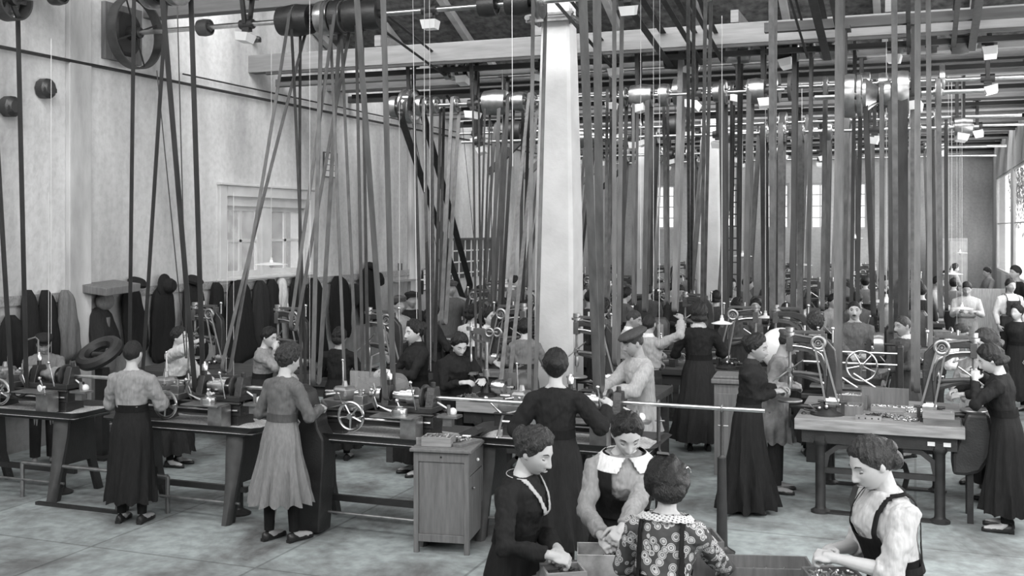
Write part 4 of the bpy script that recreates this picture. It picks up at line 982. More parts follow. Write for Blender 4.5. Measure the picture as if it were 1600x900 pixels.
    def th(a, t): return lerp(ht[0], ht[1], sin(min(1, t*1.4)*pi*.5))*(1 if abs(a) > .6 else .85)
    hm = cap_mesh(MH, hl, th, {'curly': .34, 'wavy': .26, 'short': .1, 'bob': .12}.get(style, .18), sd, 56 if mid else 28, 18 if mid else 9, {'curly': 16, 'bob': 5}.get(style, 8), part=(style == 'parted'))
    if style in ('updo', 'parted'): 
        hm.ball(MH@Vector((0, -.112, .040)), (.048*k, .038*k, .046*k), 16, 10, HM); hm.ring(MH@Vector((0, -.108, .04)), HM@Vector((0, 1, .3)), .038*k, .018*k, 22, 8)
    if style == 'roll':
        hm.tube([MH@Vector((-.072, -.02, -.045)), MH@Vector((-.06, -.075, -.05)), MH@Vector((0, -.112, -.048)), MH@Vector((.06, -.075, -.05)), MH@Vector((.072, -.02, -.045))], [.018*k, .03*k, .036*k, .03*k, .018*k], 12)
    if style == 'wavy': hm.ball(MH@Vector((0, -.095, -.028)), (.072*k, .045*k, .055*k), 14, 10, HM); hm.ball(MH@Vector((.03, -.10, .035)), (.04*k, .034*k, .034*k), 12, 8, HM); hm.ball(MH@Vector((-.03, -.10, .035)), (.04*k, .034*k, .034*k), 12, 8, HM)
    if style == 'bob': hm.ball(MH@Vector((0, -.085, -.045)), (.085*k, .055*k, .06*k), 18, 12, HM)
    ho = hm.build('hair', hair, B)
    if mid and style not in ('short', 'cropped', 'cap', 'beret'):
        smooth_mods(ho, .0045 if near else .006, 2, .4, .012 if style == 'curly' else .007, .02)
    if style == 'cap':
        q = MB(); CM = MH@Matrix.Translation((0, -.005, .045))@Matrix.Rotation(.12, 4, 'X')
        q.loft([[CM@Vector((r_*.088*cos(a), r_*.108*sin(a)+yo, z)) for a in [2*pi*i/24 for i in range(24)]] for r_, z, yo in ((.99, -.005, 0), (1.03, .02, 0), (1.22, .042, .0), (1.18, .062, 0), (.8, .078, 0), (.2, .084, 0))])
        q.add([CM@Vector((x*.068, .085+.055*(1-x*x), zz)) for zz in (.0, .008) for x in [-1+i*.2 for i in range(11)]]+[CM@Vector((x*.07, .07, zz+.006)) for zz in (.0, .008) for x in [-1+i*.2 for i in range(11)]],
              [(i, i+1, i+23, i+22) for i in range(10)]+[(i+11, i+12, i+34, i+33) for i in range(10)]+[(i, i+1, i+12, i+11) for i in range(10)])
        q.build('flat_cap', cloth(hat), B, smooth=60)
    if style == 'beret':
        q = MB(); CM = MH@Matrix.Translation((0, -.01, .05))@Matrix.Rotation(-.12, 4, 'X')
        q.loft([[CM@Vector((r_*.088*cos(a), r_*.108*sin(a)+yo, z)) for a in [2*pi*i/28 for i in range(28)]] for r_, z, yo in ((.98, -.008, 0), (1.03, .01, 0), (1.35, .022, -.01), (1.42, .038, -.012), (1.25, .058, -.01), (.7, .072, -.01), (.05, .076, -.01))])
        q.build('beret', cloth(hat), B, smooth=60)
    # ---- upper garment
    tm = topm or cloth(top)
    g = MB(); lo = .99 if garment != 'smock' else .80
    g.loft(rings([z for z in [lo, .9, .95, 1.01, 1.05, 1.1, 1.15, 1.19, 1.23, 1.27, 1.305, 1.325, 1.345] if z >= lo], .012))
    for s, S, E, W in arms:
        c_ = .0 if sleeves == 'long' else .0
        if sleeves == 'long': g.tube([S-V(s*.045, 0, -.0), S+V(s*.0, 0, -.01), S.lerp(E, .5), E, E.lerp(W, .4), E.lerp(W, .88), E.lerp(W, .90)], [.058*k, .062*k, (.058+puff)*k, (.052+puff)*k, (.050+puff*1.2)*k, .041*k, .030*k], 14); g.ball(E, (.056+puff)*k)
        elif sleeves == 'elbow': g.tube([S-V(s*.045, 0, 0), S, S.lerp(E, .5), E, E.lerp(W, .25), E.lerp(W, .27)], [.058*k, .064*k, .062*k, .060*k, .053*k, .042*k], 14); g.ball(E, .062*k)
        else: g.tube([S-V(s*.045, 0, 0), S, S.lerp(E, .6), S.lerp(E, .62)], [.058*k, .064*k, .062*k, .05*k], 14)
    nm = {'dress': 'bodice', 'smock': 'smock_top', 'blouse': 'blouse', 'shirt': 'shirt'}.get(garment, 'blouse')
    go = g.build(nm, tm, B); smooth_mods(go, cvox, 2, .5, .026 if mid else .014, .11); fold2(go, mid)
    # ---- lower garment
    sm = cloth(skirt); q = MB(); nn = 72 if mid else 36; R_ = []
    z0 = 1.01; z1 = hem; steps = 16
    if man and garment != 'smock' or (man and hem < .3):
        for s, st, ankle in feet:
            hip = V(s*.08, 0, .88); knee = V(s*.09, st*.5+.015, .46)
            q.tube([hip, hip.lerp(knee, .5), knee, V(s*.095, st, .10), V(s*.095, st+.01, .07)], [.105*k, .095*k, .075*k, .068*k, .05*k], 14)
        q.loft(rings([.84, .88, .92, .97], .015)); tr_ = q.build('trousers', sm, B); smooth_mods(tr_, cvox, 2, .5, .018, .12)
    else:
        wd = wide*.78 if garment == 'smock' else wide
        for j in range(steps+1):
            t = j/steps; z = lerp(z0, z1, t); rx0, ry0, oy = ring_at(Rg, max(z, .80)); a_ = sstep((t-.18)/.9); rr = []
            for i in range(nn):
                a = 2*pi*i/nn; rx = lerp(rx0+.014, wd, a_); ry = lerp(ry0+.014, wd*.88, a_)
                f = .0+ (.006+.075*t**1.1)*(.7*(1-2*abs(sin(folds*.5*a+px*.3+1.2*sin(t*2+px))))+.35*sin((folds*1.7)*a+px*.7+t*1.2)+.5*noise.noise(Vector((cos(a)*2, sin(a)*2, t*1.2+px*.1))))*(wd/.27)
                zz = z+(hemfront*t*sin(a) if hemfront else 0)+t*.012*sin(folds*a+px)
                v = V((rx*(1+f*2.2))*cos(a), ry*(1+f*2.2)*sin(a)+oy+stride*0, zz); rr.append(TB(v) if z > .86 else v)
            R_.append(rr)
        inner = [[v*1 for v in R_[-1]]]
        for j in (steps-1, steps//2, 2): inner.append([Vector((v.x*.93, v.y*.93, v.z+.012)) for v in R_[j]])
        q.loft(R_, False); q.loft(inner, False); q.build('skirt' if garment != 'smock' else 'smock_skirt', sm if garment != 'smock' else tm, B, smooth=80)
        if garment != 'smock':
            MB().loft(rings([.985, 1.0, 1.03, 1.045], .020)).build('waistband', cloth(min(top, skirt)*.6), B, smooth=60)
        if garment == 'smock' and man:
            q = MB()
            for s, st, ankle in feet: q.tube([V(s*.09, 0, .6), V(s*.095, st, .09)], [.075*k, .062*k], 14)
            q.build('trousers', cloth(.05), B)
    # stockings and shoes
    if hem > .12:
        q = MB()
        for s, st, ankle in feet: q.tube([V(s*.09, st*.5+.01, .48), V(s*.093, st*.9, .32), ankle], [.056*k, .052*k, .040*k], 12)
        q.build('stockings', cloth(.03), B)
    for s, st, ankle in feet:
        q = MB(); o = V(s*.10, st, 0)
        sh = []
        for y, w2, hh in ((-.065, .012, .05), (-.055, .030, .075), (-.02, .033, .085), (.03, .034, .075), (.08, .040, .058), (.13, .040, .045), (.17, .030, .035), (.19, .008, .022)):
            sh.append([o+V(w2*cos(a)+s*y*.06, y, .016+max(0, sin(a))*hh*.8+min(0, sin(a))*.012) for a in [2*pi*i/12 for i in range(12)]])
        q.loft(sh); q.box(o+V(0, -.045, .012), (.045*k, .045*k, .024*k)); q.build('shoe', BLACK, B, smooth=60)
    # ---- apron or pinafore shell over the torso
    def shell(name, m, mask, off=.024, zs=None, th=.003):
        zs = zs or [lerp(.98, 1.35, j/36) for j in range(37)]; nA = 96; mbs = MB(); idx = {}
        rr = []
        for z in zs:
            rx, ry, oy = ring_at(Rg, z); rr.append([TB(V((rx+off)*cos(2*pi*i/nA), (ry+off)*sin(2*pi*i/nA)+oy, z)) for i in range(nA)])
        mbs.v = [tuple(v) for r in rr for v in r]
        for j in range(len(zs)-1):
            for i in range(nA):
                a = 2*pi*(i+.5)/nA; rx = ring_at(Rg, zs[j])[0]; x = rx*cos(a); front = sin(a) > 0
                if mask(x, (zs[j]+zs[j+1])/2, front, a): mbs.f.append((j*nA+i, j*nA+(i+1) % nA, (j+1)*nA+(i+1) % nA, (j+1)*nA+i))
        o = mbs.build(name, m, B, smooth=80); sm_ = o.modifiers.new('smooth', 'SMOOTH'); sm_.factor = .5; sm_.iterations = 5; s_ = o.modifiers.new('cloth', 'SOLIDIFY'); s_.thickness = th; s_.offset = 1; return o
    if strap is not None:
        kind, c = strap
        if kind == 'scoop': shell('pinafore_bodice', cloth(c), lambda x, z, f, a: z < 1.06 or (.070 < abs(x) < .135 and z < 1.36) or (f and z < 1.12+.9*x*x*8) or (not f and z < 1.22), .026)
        if kind == 'straps': shell('pinafore_bodice', cloth(c), lambda x, z, f, a: (z < 1.17 and f and abs(x) < .095) or z < 1.02 or (.080 < abs(x) < .104), .026)
        if kind == 'bib': shell('bib', cloth(c), lambda x, z, f, a: (f and z < 1.24 and abs(x) < .11) or (.085 < abs(x) < .105 and z < 1.345), .026)
    if apron is not None:
        zt, zb, c, wdt = apron; q = MB(); nn2 = 28; rr = []
        for j in range(15):
            t = j/14; z = lerp(zt, zb, t); rx0, ry0, oy = ring_at(Rg, max(z, .8)); a_ = sstep(((z0-z)/(z0-z1)-.18)/.9) if z < z0 else 0
            rx = lerp(rx0+.034, wide+.03, a_); ry = lerp(ry0+.036, wide*.9+.035, a_); row = []
            for i in range(nn2+1):
                a = pi/2+lerp(-wdt, wdt, i/nn2); f = .05*t*sin(9*a+px)
                v = V(rx*(1+f)*cos(a), ry*(1+f)*sin(a)+oy, z); row.append(TB(v) if z > .86 else v)
            rr.append(row)
        q.v = [tuple(v) for r in rr for v in r]; q.f = [(j*(nn2+1)+i, j*(nn2+1)+i+1, (j+1)*(nn2+1)+i+1, (j+1)*(nn2+1)+i) for j in range(14) for i in range(nn2)]
        o = q.build('apron', cloth(c), B, smooth=80); s_ = o.modifiers.new('cloth', 'SOLIDIFY'); s_.thickness = .004; s_.offset = 1
    if collar is not None:
        kind, c = collar
        if kind == 'sailor': shell('collar', cloth(c), lambda x, z, f, a: z > 1.265-(.0 if f else .02) and not (f and abs(x) < (1.34-z)*.55+.006), .030, [lerp(1.20, 1.342, j/24) for j in range(25)], .004)
        if kind == 'vneck': shell('collar', cloth(c), lambda x, z, f, a: (f and z > 1.16 and abs(abs(x)-(z-1.13)*.36) < .015) or (not f and z > 1.335), .020, [lerp(1.14, 1.345, j/26) for j in range(27)], .003)
        if kind == 'band': MB().loft([[TB(V(rx*cos(2*pi*i/n), ry*sin(2*pi*i/n)-.006, z)) for i in range(n)] for z, rx, ry in ((1.335, .090, .072), (1.375, .066, .060), (1.385, .062, .056), (1.385, .056, .05), (1.35, .06, .05))]).build('collar', cloth(c), B, smooth=60)
        if kind == 'lace': shell('lace_collar', cloth(c), lambda x, z, f, a: 1.305 < z < 1.345 and (int(a*46+z*200) % 5 > 0), .030, [lerp(1.28, 1.366, j/16) for j in range(17)], .004)
    person.last = dict(o=B, MH=MH, HM=HM, k=k, arms=arms, TB=TB, V=V)
    return B
# ------------------------------------------------------------------ machines where they stand
LY = 8.15
def lx(px): return onY(px, LY).x
turret_lathe(-8.05, LY+.05, 'dark turret lathe at the left picture edge behind the floor stand', pot=False)
turret_lathe(-6.08, LY, 'dark turret lathe beside the woman in pale blouse and dark skirt')
turret_lathe(-4.24, LY+.05, 'turret lathe with glass splash shield left of the wooden cabinet', guard=True, shield=True)
turret_lathe(-2.72, LY+.35, 'turret lathe worked by the dark-dressed woman at picture centre', pot=False)
def tube(px0, px1, y0, y1, lab, z=1.14, r=.017, stands=(), Y=None, d0=None, d1=None):
    Y0 = Y or LY; a = onY(px0, Y0); b = onY(px1, Y0); a.z = b.z = z
    tag(MB().cyl((0, 0, 0), b-a, r, n=12).build('bar_feed_tube', STEEL, None, a), lab, 'tube')
tube(0, 172, 0, 0, 'bright bar tube at the left edge, behind floor stand', Y=8.2)
tube(333, 448, 0, 0, 'bright bar tube running to the back of the grey-dressed girl', Y=8.15)
tube(637, 835, 0, 0, 'long bright bar tube above the wooden cabinet', Y=8.2)
tube(962, 1195, 0, 0, 'long bright bar tube ending free over open floor', Y=8.5)
floor_stand(onY(97, 8.2), 1.14, 'dark floor stand holding the leftmost bar tube')
floor_stand(onY(374, 8.15), 1.14, 'iron floor stand just left of the grey-dressed girl')
floor_stand(onY(678, 8.2), 1.14, 'thin bar stand rising behind the wooden cabinet', .03, .012)
floor_stand(onY(1029, 8.55), 1.14, 'short dark bar stand behind the girl with white sailor collar', .03, .016)
floor_stand(onY(1128, 8.5), 1.14, 'tall tapered floor stand alone on the open floor', .045, .014)
# treadle rail at left
tag(MB().cyl(onY(35, 7.95, .33), onY(262, 7.95, .33), .018, n=8).cyl(onY(35, 7.95, .0), onY(35, 7.95, .33), .02).cyl(onY(262, 7.95, .0), onY(262, 7.95, .33), .02).build('foot_rail', DSTEEL), 'low foot rail along the left lathes', 'rail')
tag(MB().bb(onY(60, 7.8).x, onY(200, 7.8).x, 7.76, 7.8, 0, .03).build('floor_bar', IRON), 'flat iron bar lying on floor by the left stand', 'bar')
# benches behind the lathes
b1 = work_bench(-8.9, -5.3, 10.5, 11.5, .86, 'long dark bench with drills before the hanging coats', DBEAM, cast=False)
b2 = work_bench(onY(712, 9.75).x, onY(862, 9.75).x+.3, 9.75, 10.75, .86, 'bench end with thick pale top left of the big column', WOODL, .11)
b3 = work_bench(-3.3, -2.45, 10.6, 11.5, .86, 'dark bench under the capped man right of big column', DBEAM, cast=False)
b4 = work_bench(-1.02, .40, 9.95, 11.35, .85, 'heavy pale-topped bench on cast iron legs at right', WOODL, .10)
b5 = work_bench(-5.0-.0, -4.55, 11.9, 12.6, .86, 'narrow dark bench between drill and big column', WOOD, cast=False)
def on_bench(px, Y, z=.86): return onY(px, Y, z)
p = on_bench(1285, 10.15, .85)
bench_drill(on_bench(1292, 10.25, .85), -1, 'black bench drill on left end of the pale right bench')
bench_drill(on_bench(1458, 10.25, .85), 1, 'black bench drill on right end of the pale right bench')
bench_drill(on_bench(340, 11.0), -1, 'black drill before coats, by white-bloused girl in profile')
bench_drill(on_bench(472, 11.0), -1, 'black drill before coats, by girl with hand at her face')
bench_drill(on_bench(592, 11.3, .86)*1 if False else Vector((-5.55, 11.0, .86)), -1, 'black drill left of the two women in black facing each other')
bench_drill(on_bench(948, 11.0), -1, 'black drill frame directly right of the big column')
bench_drill(Vector((-4.78, 12.25, .86)), 1, 'dark drill standing close before the big column', .78)
# slender column drill on the middle bench
t = empty('column_drill', onY(760, 10.1, .86), 0, 'slender column drill with bright post on the middle bench', 'drilling machine')
mb = MB().lathe([(0, 0), (.11, 0), (.11, .02), (.06, .04), (.04, .12), (0, .12)], n=20); mb.build('base', IRON, t)
MB().cyl((0, 0, .1), (0, 0, .62), .021, n=14).build('post', STEEL, t)
mb = MB().band([(.0, .55), (.0, .62), (-.06, .655), (-.16, .66)], (0, 0, 0), (1, 0, 0), (0, 0, 1), [.06, .07, .06, .05], .05).band([(-.14, .66), (-.16, .6), (-.12, .56), (0, .54)], (0, 0, 0), (1, 0, 0), (0, 0, 1), .02, .03); mb.build('arm', IRONL, t, smooth=30)
mb = MB().ring((.05, -.04, .65), (0, 1, 0), .04, .013, 22, 8).ring((.12, 0, .65), (0, 1, 0), .04, .013, 22, 8).cyl((0, 0, .65), (.12, 0, .65), .012); mb.build('guide_pulley', DSTEEL, t)
MB().cyl((-.17, 0, .34), (-.17, 0, .74), .012).cyl((-.17, 0, .66), (-.17, 0, .70), .045, n=16).lathe([(.003, .26), (.014, .30), (.02, .36), (.012, .42), (0, .42)], (-.17, 0, 0), (0, 0, 1), 12).build('spindle', STEEL, t)
MB().bb(-.26, -.08, -.09, .07, .22, .245).cyl((0, 0, .2), (0, 0, .27), .035).bb(-.1, 0, -.02, .02, .2, .23).cyl((-.2, -.08, .2), (-.27, -.12, .2), .008).build('table', DSTEEL, t)
cone_pulley(.07, 0, .10, (.06, .075, .075, .06), .035, 'cone_pulley', t, STEEL); MB().cyl((0, 0, .10), (.30, 0, .10), .012).cyl((.26, 0, .1), (.3, 0, .1), .02).bb(.24, .28, -.04, .04, 0, .1).build('counter_spindle', DSTEEL, t)
# big wooden drum at bench end
tag(MB().lathe([(0, -.06), (.11, -.06), (.13, 0), (.11, .06), (0, .06)], (0, 0, 0), (1, 0, 0), 26).box((0, 0, -.06), (.05, .05, .12)).build('belt_drum', IRONL, None, onY(820, 10.15, .98)), 'dark rounded belt drum on the middle bench end', 'pulley')
# dark bag-shaped chip hood right of right bench
mb = MB(); X0, X1 = onY(1506, 10.3).x, onY(1536, 10.3).x
poly = [(X0, .96), (X1+.02, .96), (X1+.05, .80), (X1+.03, .6), (X1-.05, .46), (X0, .42), (X0-.12, .42), (X0-.12, .60)]
mb.prism([(a-X0, b) for a, b in poly], (0, 0, 0), (1, 0, 0), (0, 0, 1), .5); hd = mb.build('chip_hood', IRON, None, (X0+.02, 10.3, 0), smooth=0, bevel=.03); tag(hd, 'dark rounded metal hood at the right bench end', 'hood')
MB().bb(.0, .05, -.2, -.15, 0, .45).build('leg', IRON, hd, smooth=0); MB().bb(.0, .05, .15, .2, 0, .45).build('leg', IRON, hd, smooth=0)
# dark ring guard at left
t = empty('grinding_wheel_guard', onY(155, 9.6), 0, 'dark round wheel guard between the capped worker and pale blouse', 'guard')
mb = MB().ring((0, 0, 1.17), (.1, .6, -.9), .20, .07, 30, 8); mb.build('wheel_guard', IRON, t)
MB().bar((0, .05, 0), (0, .05, 1.0), .12, .10).box((0, .05, .015), (.35, .35, .03)).cyl((-.1, .02, 1.15), (.1, .02, 1.15), .03).build('pedestal', IRON, t)
# ---------------- things on the right bench
def box_open(p, sx, sy, sz, label, m=WOODL, rz=0, name='parts_box', cat='box', fill=None, th=.012, bevel=.002):
    mb = MB(); x, y = sx/2, sy/2
    mb.bb(-x, x, -y, -y+th, 0, sz).bb(-x, x, y-th, y, 0, sz).bb(-x, -x+th, -y+th, y-th, 0, sz).bb(x-th, x, -y+th, y-th, 0, sz).bb(-x+th, x-th, -y+th, y-th, 0, th)
    o = mb.build(name, m, None, p, rz, smooth=0, bevel=bevel); tag(o, label, cat)
    if fill:
        mat_, lvl, n, r = fill; q = MB(); R_ = random.Random(int(p[0]*100))
        q.bb(-x+th, x-th, -y+th, y-th, th, sz*lvl)
        for k in range(n):
            c = Vector((R_.uniform(-x+th+r, x-th-r), R_.uniform(-y+th+r, y-th-r), sz*lvl+R_.uniform(0, r))); v = Vector((R_.uniform(-1, 1), R_.uniform(-1, 1), R_.uniform(-.3, .6))).normalized()*r*1.6
            q.cyl(c-v, c+v, r*.45, n=7)
        f = q.build('metal_parts', mat_, o); f['kind'] = 'stuff'
    return o
def pile(p, sx, sy, n, r, label, m=STEEL, h=.03):
    q = MB(); R_ = random.Random(n)
    for k in range(n):
        a = R_.uniform(0, 2*pi); e = sqrt(R_.random()); c = Vector((sx*e*cos(a), sy*e*sin(a), r*.4+h*(1-e)*R_.random())); v = Vector((R_.uniform(-1, 1), R_.uniform(-1, 1), R_.uniform(-.3, .3))).normalized()*r*1.7
        if R_.random() < .3: q.ring(c, v, r*.8, r*.25, 10, 5)
        else: q.cyl(c-v, c+v, r*.45, n=7)
    q.v = [(a, b, max(c, .001)) for a, b, c in q.v]
    o = q.build('metal_parts', m, None, p); tag(o, label, 'metal parts', kind='stuff'); return o
Z4 = .851
box_open(onY(1325, 10.75, Z4), .36, .26, .13, 'dark wooden box of parts behind left drill on right bench', WOODC, fill=(CHIP, .8, 60, .012))
box_open(onY(1318, 10.35, Z4), .34, .22, .09, 'shallow wooden tray of bright parts beside left bench drill', WOODC, fill=(STEEL, .7, 90, .010))
tag(MB().bb(-.21, .21, -.02, .02, 0, .20).build('upright_board', WOODC, None, onY(1383, 10.75, Z4), smooth=0), 'plain board standing upright at the middle of right bench', 'board')
box_open(onY(1398, 10.62, Z4), .42, .16, .05, 'pale tray of small bright parts before the upright board', WOODL, fill=(STEEL, .7, 120, .011))
box_open(onY(1440, 10.38, Z4), .30, .22, .05, 'flat tray heaped with bright parts beside right drill', WOODL, fill=(STEEL, .9, 150, .011))
pile(onY(1420, 10.2, Z4), .15, .09, 120, .011, 'loose heap of bright turned parts lying on the right bench')
pile(onY(1372, 10.3, Z4), .10, .10, 60, .012, 'heap of dark blank parts at centre of right bench', IRON)
pile(onY(1392, 10.32, Z4), .12, .07, 60, .014, 'low spread of grey rods near the dark blanks', DSTEEL)
mb = MB().bb(-.11, .11, -.03, .03, 0, .035)
o = mb.build('drilling_jig', WOODL, None, onY(1357, 10.08, Z4), smooth=0); tag(o, 'pale bar with a row of holes on right bench front', 'jig')
q = MB()
for k in range(4): q.cyl((-.08+k*.055, -.031, .018), (-.08+k*.055, -.029, .018), .007)
q.build('holes', BLACK, o)
w1 = MB().bb(-.15, .15, -.12, .12, 0, .05).build('wood_block', WOOD, None, onY(1471, 10.12, Z4), smooth=0); tag(w1, 'thick dark wooden block at the right front of the bench', 'wood block')
w2 = MB().bb(-.13, .13, -.11, .11, 0, .05).build('wood_block', WOODL, None, onY(1466, 10.16, Z4+.05), smooth=0); tag(w2, 'paler wooden block stacked on the dark block', 'wood block')
for px, a, lb in ((1350, .3, 'left paper label under right bench top'), (1455, 0, 'first white card under the bench at right'), (1480, 0, 'second white card under the bench at right')):
    if px > 1400: tag(MB().box((0, 0, 0), (.06, .004, .035)).build('card', PAPER, None, onY(px, 9.99, .69), smooth=0), lb, 'card')
# middle bench bits
for px, Y, w_, lb in ((735, 10.0, .2, 'low pile of tools on the pale middle bench end'),): pile(onY(px, Y, .861), .14, .08, 40, .014, lb, DSTEEL)
box_open(onY(800, 10.55, .861), .24, .2, .2, 'square box behind the cone pulley on middle bench', WOODC, fill=(IRONL, .6, 20, .02))
mb = MB().bb(-.05, .05, -.03, .03, 0, .015).bb(-.05, -.035, -.03, .03, 0, .16).bb(.035, .05, -.03, .03, 0, .12).cyl((-.05, -.0, .07), (.08, 0, .07), .012).ball((.09, 0, .07), .02); tag(mb.build('bench_vice', DSTEEL, None, onY(795, 9.83, .861), smooth=0), 'small bright vice at the middle bench corner', 'vice')
# ---------------- wooden cabinet
cp = at(682, 800, 8.45); t = empty('wooden_cabinet', (cp.x, 7.95, 0), 0, 'pale wooden tool cabinet with panelled side on the open floor', 'cabinet')
t.rotation_euler = (0, 0, radians(9)); W_, Dp, Hh = .45, .50, .80
mb = MB()
for x in (-W_/2+.02, W_/2-.02):
    for y in (-Dp/2+.02, Dp/2-.02): mb.bb(x-.02, x+.02, y-.02, y+.02, 0, Hh)
mb.bb(-W_/2+.04, W_/2-.04, -Dp/2, -Dp/2+.03, .09, .15).bb(-W_/2+.04, W_/2-.04, -Dp/2, -Dp/2+.03, Hh-.08, Hh).bb(-W_/2+.04, W_/2-.04, -Dp/2+.012, -Dp/2+.022, .15, Hh-.08)
mb.bb(-W_/2, -W_/2+.02, -Dp/2+.04, Dp/2-.04, .09, Hh).bb(-W_/2+.04, W_/2-.04, Dp/2-.02, Dp/2, .09, Hh).bb(-W_/2+.02, W_/2-.02, -Dp/2+.03, Dp/2-.02, .09, .11)
mb.build('carcass', WOODC, t, smooth=0, bevel=.003)
MB().bb(-W_/2-.025, W_/2+.025, -Dp/2-.03, Dp/2+.03, Hh, Hh+.025).build('cabinet_top', WOODC, t, smooth=0, bevel=.005)
d_ = MB().bb(W_/2-.03, W_/2-.005, -Dp/2+.045, Dp/2-.045, .10, Hh-.2).build('door', WOODC, t, smooth=0, bevel=.003); 
e_ = MB().bb(W_/2-.03, W_/2-.002, -Dp/2+.045, Dp/2-.045, Hh-.19, Hh-.02).build('drawer', WOODC, t, smooth=0, bevel=.003)
MB().ball((W_/2+.012, 0, Hh-.1), .014).build('knob', ENAM, e_); MB().ball((W_/2+.008, -.12, .5), .012).build('knob', DSTEEL, d_)
MB().cyl((-.0, -Dp/2-.004, Hh-.04), (0, -Dp/2+.01, Hh-.04), .008).build('keyhole', BLACK, t)
def oncab(x, y, z=0): return t.matrix_basis@Vector((x, y, Hh+.026+z))
t.matrix_basis = Matrix.Translation(t.location)@Matrix.Rotation(radians(9), 4, 'Z')
box_open(oncab(-.06, -.10), .24, .17, .075, 'pale wooden box of scraps on the cabinet top', WOODL, radians(9), fill=(DSTEEL, .8, 40, .014))
tag(MB().box((0, 0, .03), (.10, .012, .06), rz=.7).build('wood_chip', WOODL, None, oncab(-.19, -.12), smooth=0), 'thin slat leaning against the box on the cabinet', 'slat')
pile(oncab(.05, .08), .14, .08, 50, .018, 'jumble of files and dark tools on the cabinet top', DSTEEL, .05)
tag(MB().bb(-.05, .05, -.15, .15, 0, .02).build('file_tray', WOODC, None, oncab(.15, -.02), radians(-14), smooth=0), 'dark narrow tray on the right of the cabinet top', 'tray')
tag(MB().cyl((-.035, 0, .015), (.035, 0, .015), .014).build('steel_sleeve', STEEL, None, oncab(.12, .11, .02), radians(5)), 'small bright cylinder on the cabinet tray', 'metal part')
# panelled box cabinet behind the profile woman
t2 = empty('tool_chest', floor_at(1143, 11.3), radians(4), 'small panelled wooden chest behind the dark woman in profile', 'chest')
MB().bb(-.16, .16, -.2, .2, .0, .95).bb(-.13, .13, -.21, -.2, .1, .85).build('chest_body', WOODC, t2, smooth=0, bevel=.004)
MB().bb(-.19, .19, -.23, .23, .95, 1.0).bb(-.17, .17, -.2, .2, 1.0, 1.03).build('chest_lid', WOODC, t2, smooth=0, bevel=.01)
# ---------------- far machine rows
proto_b = None; rows = []; mills = []; drills = []; lathes_ = []
dp = None; lp = None; mp_ = None
random.seed(11)
def put(kind, loc, rz=0):
    global dp, lp, mp_
    if kind == 'd':
        if dp is None: dp = o = bench_drill(loc, 1, 'x')
        else: o = copy_tree(dp, None, loc, rz)
        drills.append(o)
    elif kind == 'l':
        if lp is None: lp = o = small_lathe(loc, 'x')
        else: o = copy_tree(lp, None, loc, rz)
        lathes_.append(o)
    else:
        if mp_ is None: mp_ = o = miller(loc, 'x')
        else: o = copy_tree(mp_, None, loc, rz)
        mills.append(o)
    o['group'] = {'d': 'small drills of the distant rows', 'l': 'bench lathes of the distant rows', 'm': 'milling machines of the distant rows'}[kind]
    o.rotation_euler = (0, 0, rz); return o
benches = []; benchbox = [(-8.9, -5.3, 10.5, 11.5), (-3.3, -2.45, 10.6, 11.5), (-1.02, .4, 9.95, 11.35)]
for Y, segs in ((13.2, ((-3.6, -.35),)), (15.5, ((-7.0, -4.9), (-3.3, .3))), (18.2, ((-7.8, -4.8), (-3.4, .2))), (21.1, ((-7.8, -4.8), (-3.4, .5))), (24.2, ((-7.8, -4.9), (-3.3, .4))), (27.2, ((-7.8, -4.9), (-3.5, .3))), (30.2, ((-7.8, -4.9), (-3.5, -.6)))):
    for a, b in segs:
        t = work_bench(a, b, Y-.3, Y+.35, .85, 'x', DBEAM, cast=False); benchbox.append((a, b, Y-.3, Y+.35)); benches.append(t)
        x = a+.5; i = 0
        while x < b-.3:
            kd = random.choice('ddllm' if Y > 14 else 'dld')
            if kd == 'm': put('l', Vector((x, Y, .852)), random.choice((0, pi))); 
            else: put(kd, Vector((x, Y, .852)), random.choice((0, pi)))
            x += random.uniform(.85, 1.1)
for x, y in ((-3.3, 14.4), (-.2, 14.35), (-1.5, 17.0), (.0, 17.0), (-2.6, 19.7), (.0, 20.0), (-6.9, 17.2), (-5.6, 19.8), (.0, 23.0), (-1.8, 22.8)): benchbox.append((x-.3, x+.3, y-.4, y+.2)); put('m', Vector((x, y, 0)), random.choice((0, pi, .3)))
rod_machine(Vector((-.62, 12.3, 0)), 'machine with long bright rods and spoked wheel behind right bench')
rank(benches, 'dark bench in the distant machine rows, %s by its centre from left'); rank(drills, 'small black drill on the distant benches, %s from the left')
rank(lathes_, 'small bench lathe on the distant benches, %s from the left'); rank(mills, 'dark milling machine among the distant rows, %s from the left')
# enamel lamps
lamps = []
def lamp(px, py, d, r=.17):
    p = at(px, py, d); t = empty('pendant_lamp', p, 0, 'x', 'lamp', 'pendant lamps with flat enamel shades')
    MB().lathe([(.02, .06), (.025, .028), (r*.5, .02), (r, 0), (r, -.005), (r*.5, .012), (.0, .02), (.0, .06)], n=26).build('shade', ENAM, t)
    MB().ball((0, 0, -.01), (.028, .028, .04)).build('bulb', GLASS2, t); MB().cyl((0, 0, .05), (0, 0, 4.99-p.z), .004, n=6).cyl((0, 0, .05), (0, 0, .09), .016).build('flex', CORD, t); lamps.append(t)
for a in ((785, 447, 15.5, .2), (424, 413, 14.5, .22), (1128, 505, 12.3, .12), (1196, 496, 14.5, .10), (1085, 380, 20), (1253, 414, 18), (1385, 471, 13.4, .2), (1487, 428, 17.5), (1503, 482, 16, .16), (1336, 372, 24), (672, 437, 19, .2), (1160, 400, 19), (1425, 392, 24), (1500, 395, 26)):
    lamp(*a)
rank(lamps, 'flat white enamel lamp on a cord, %s from the left')
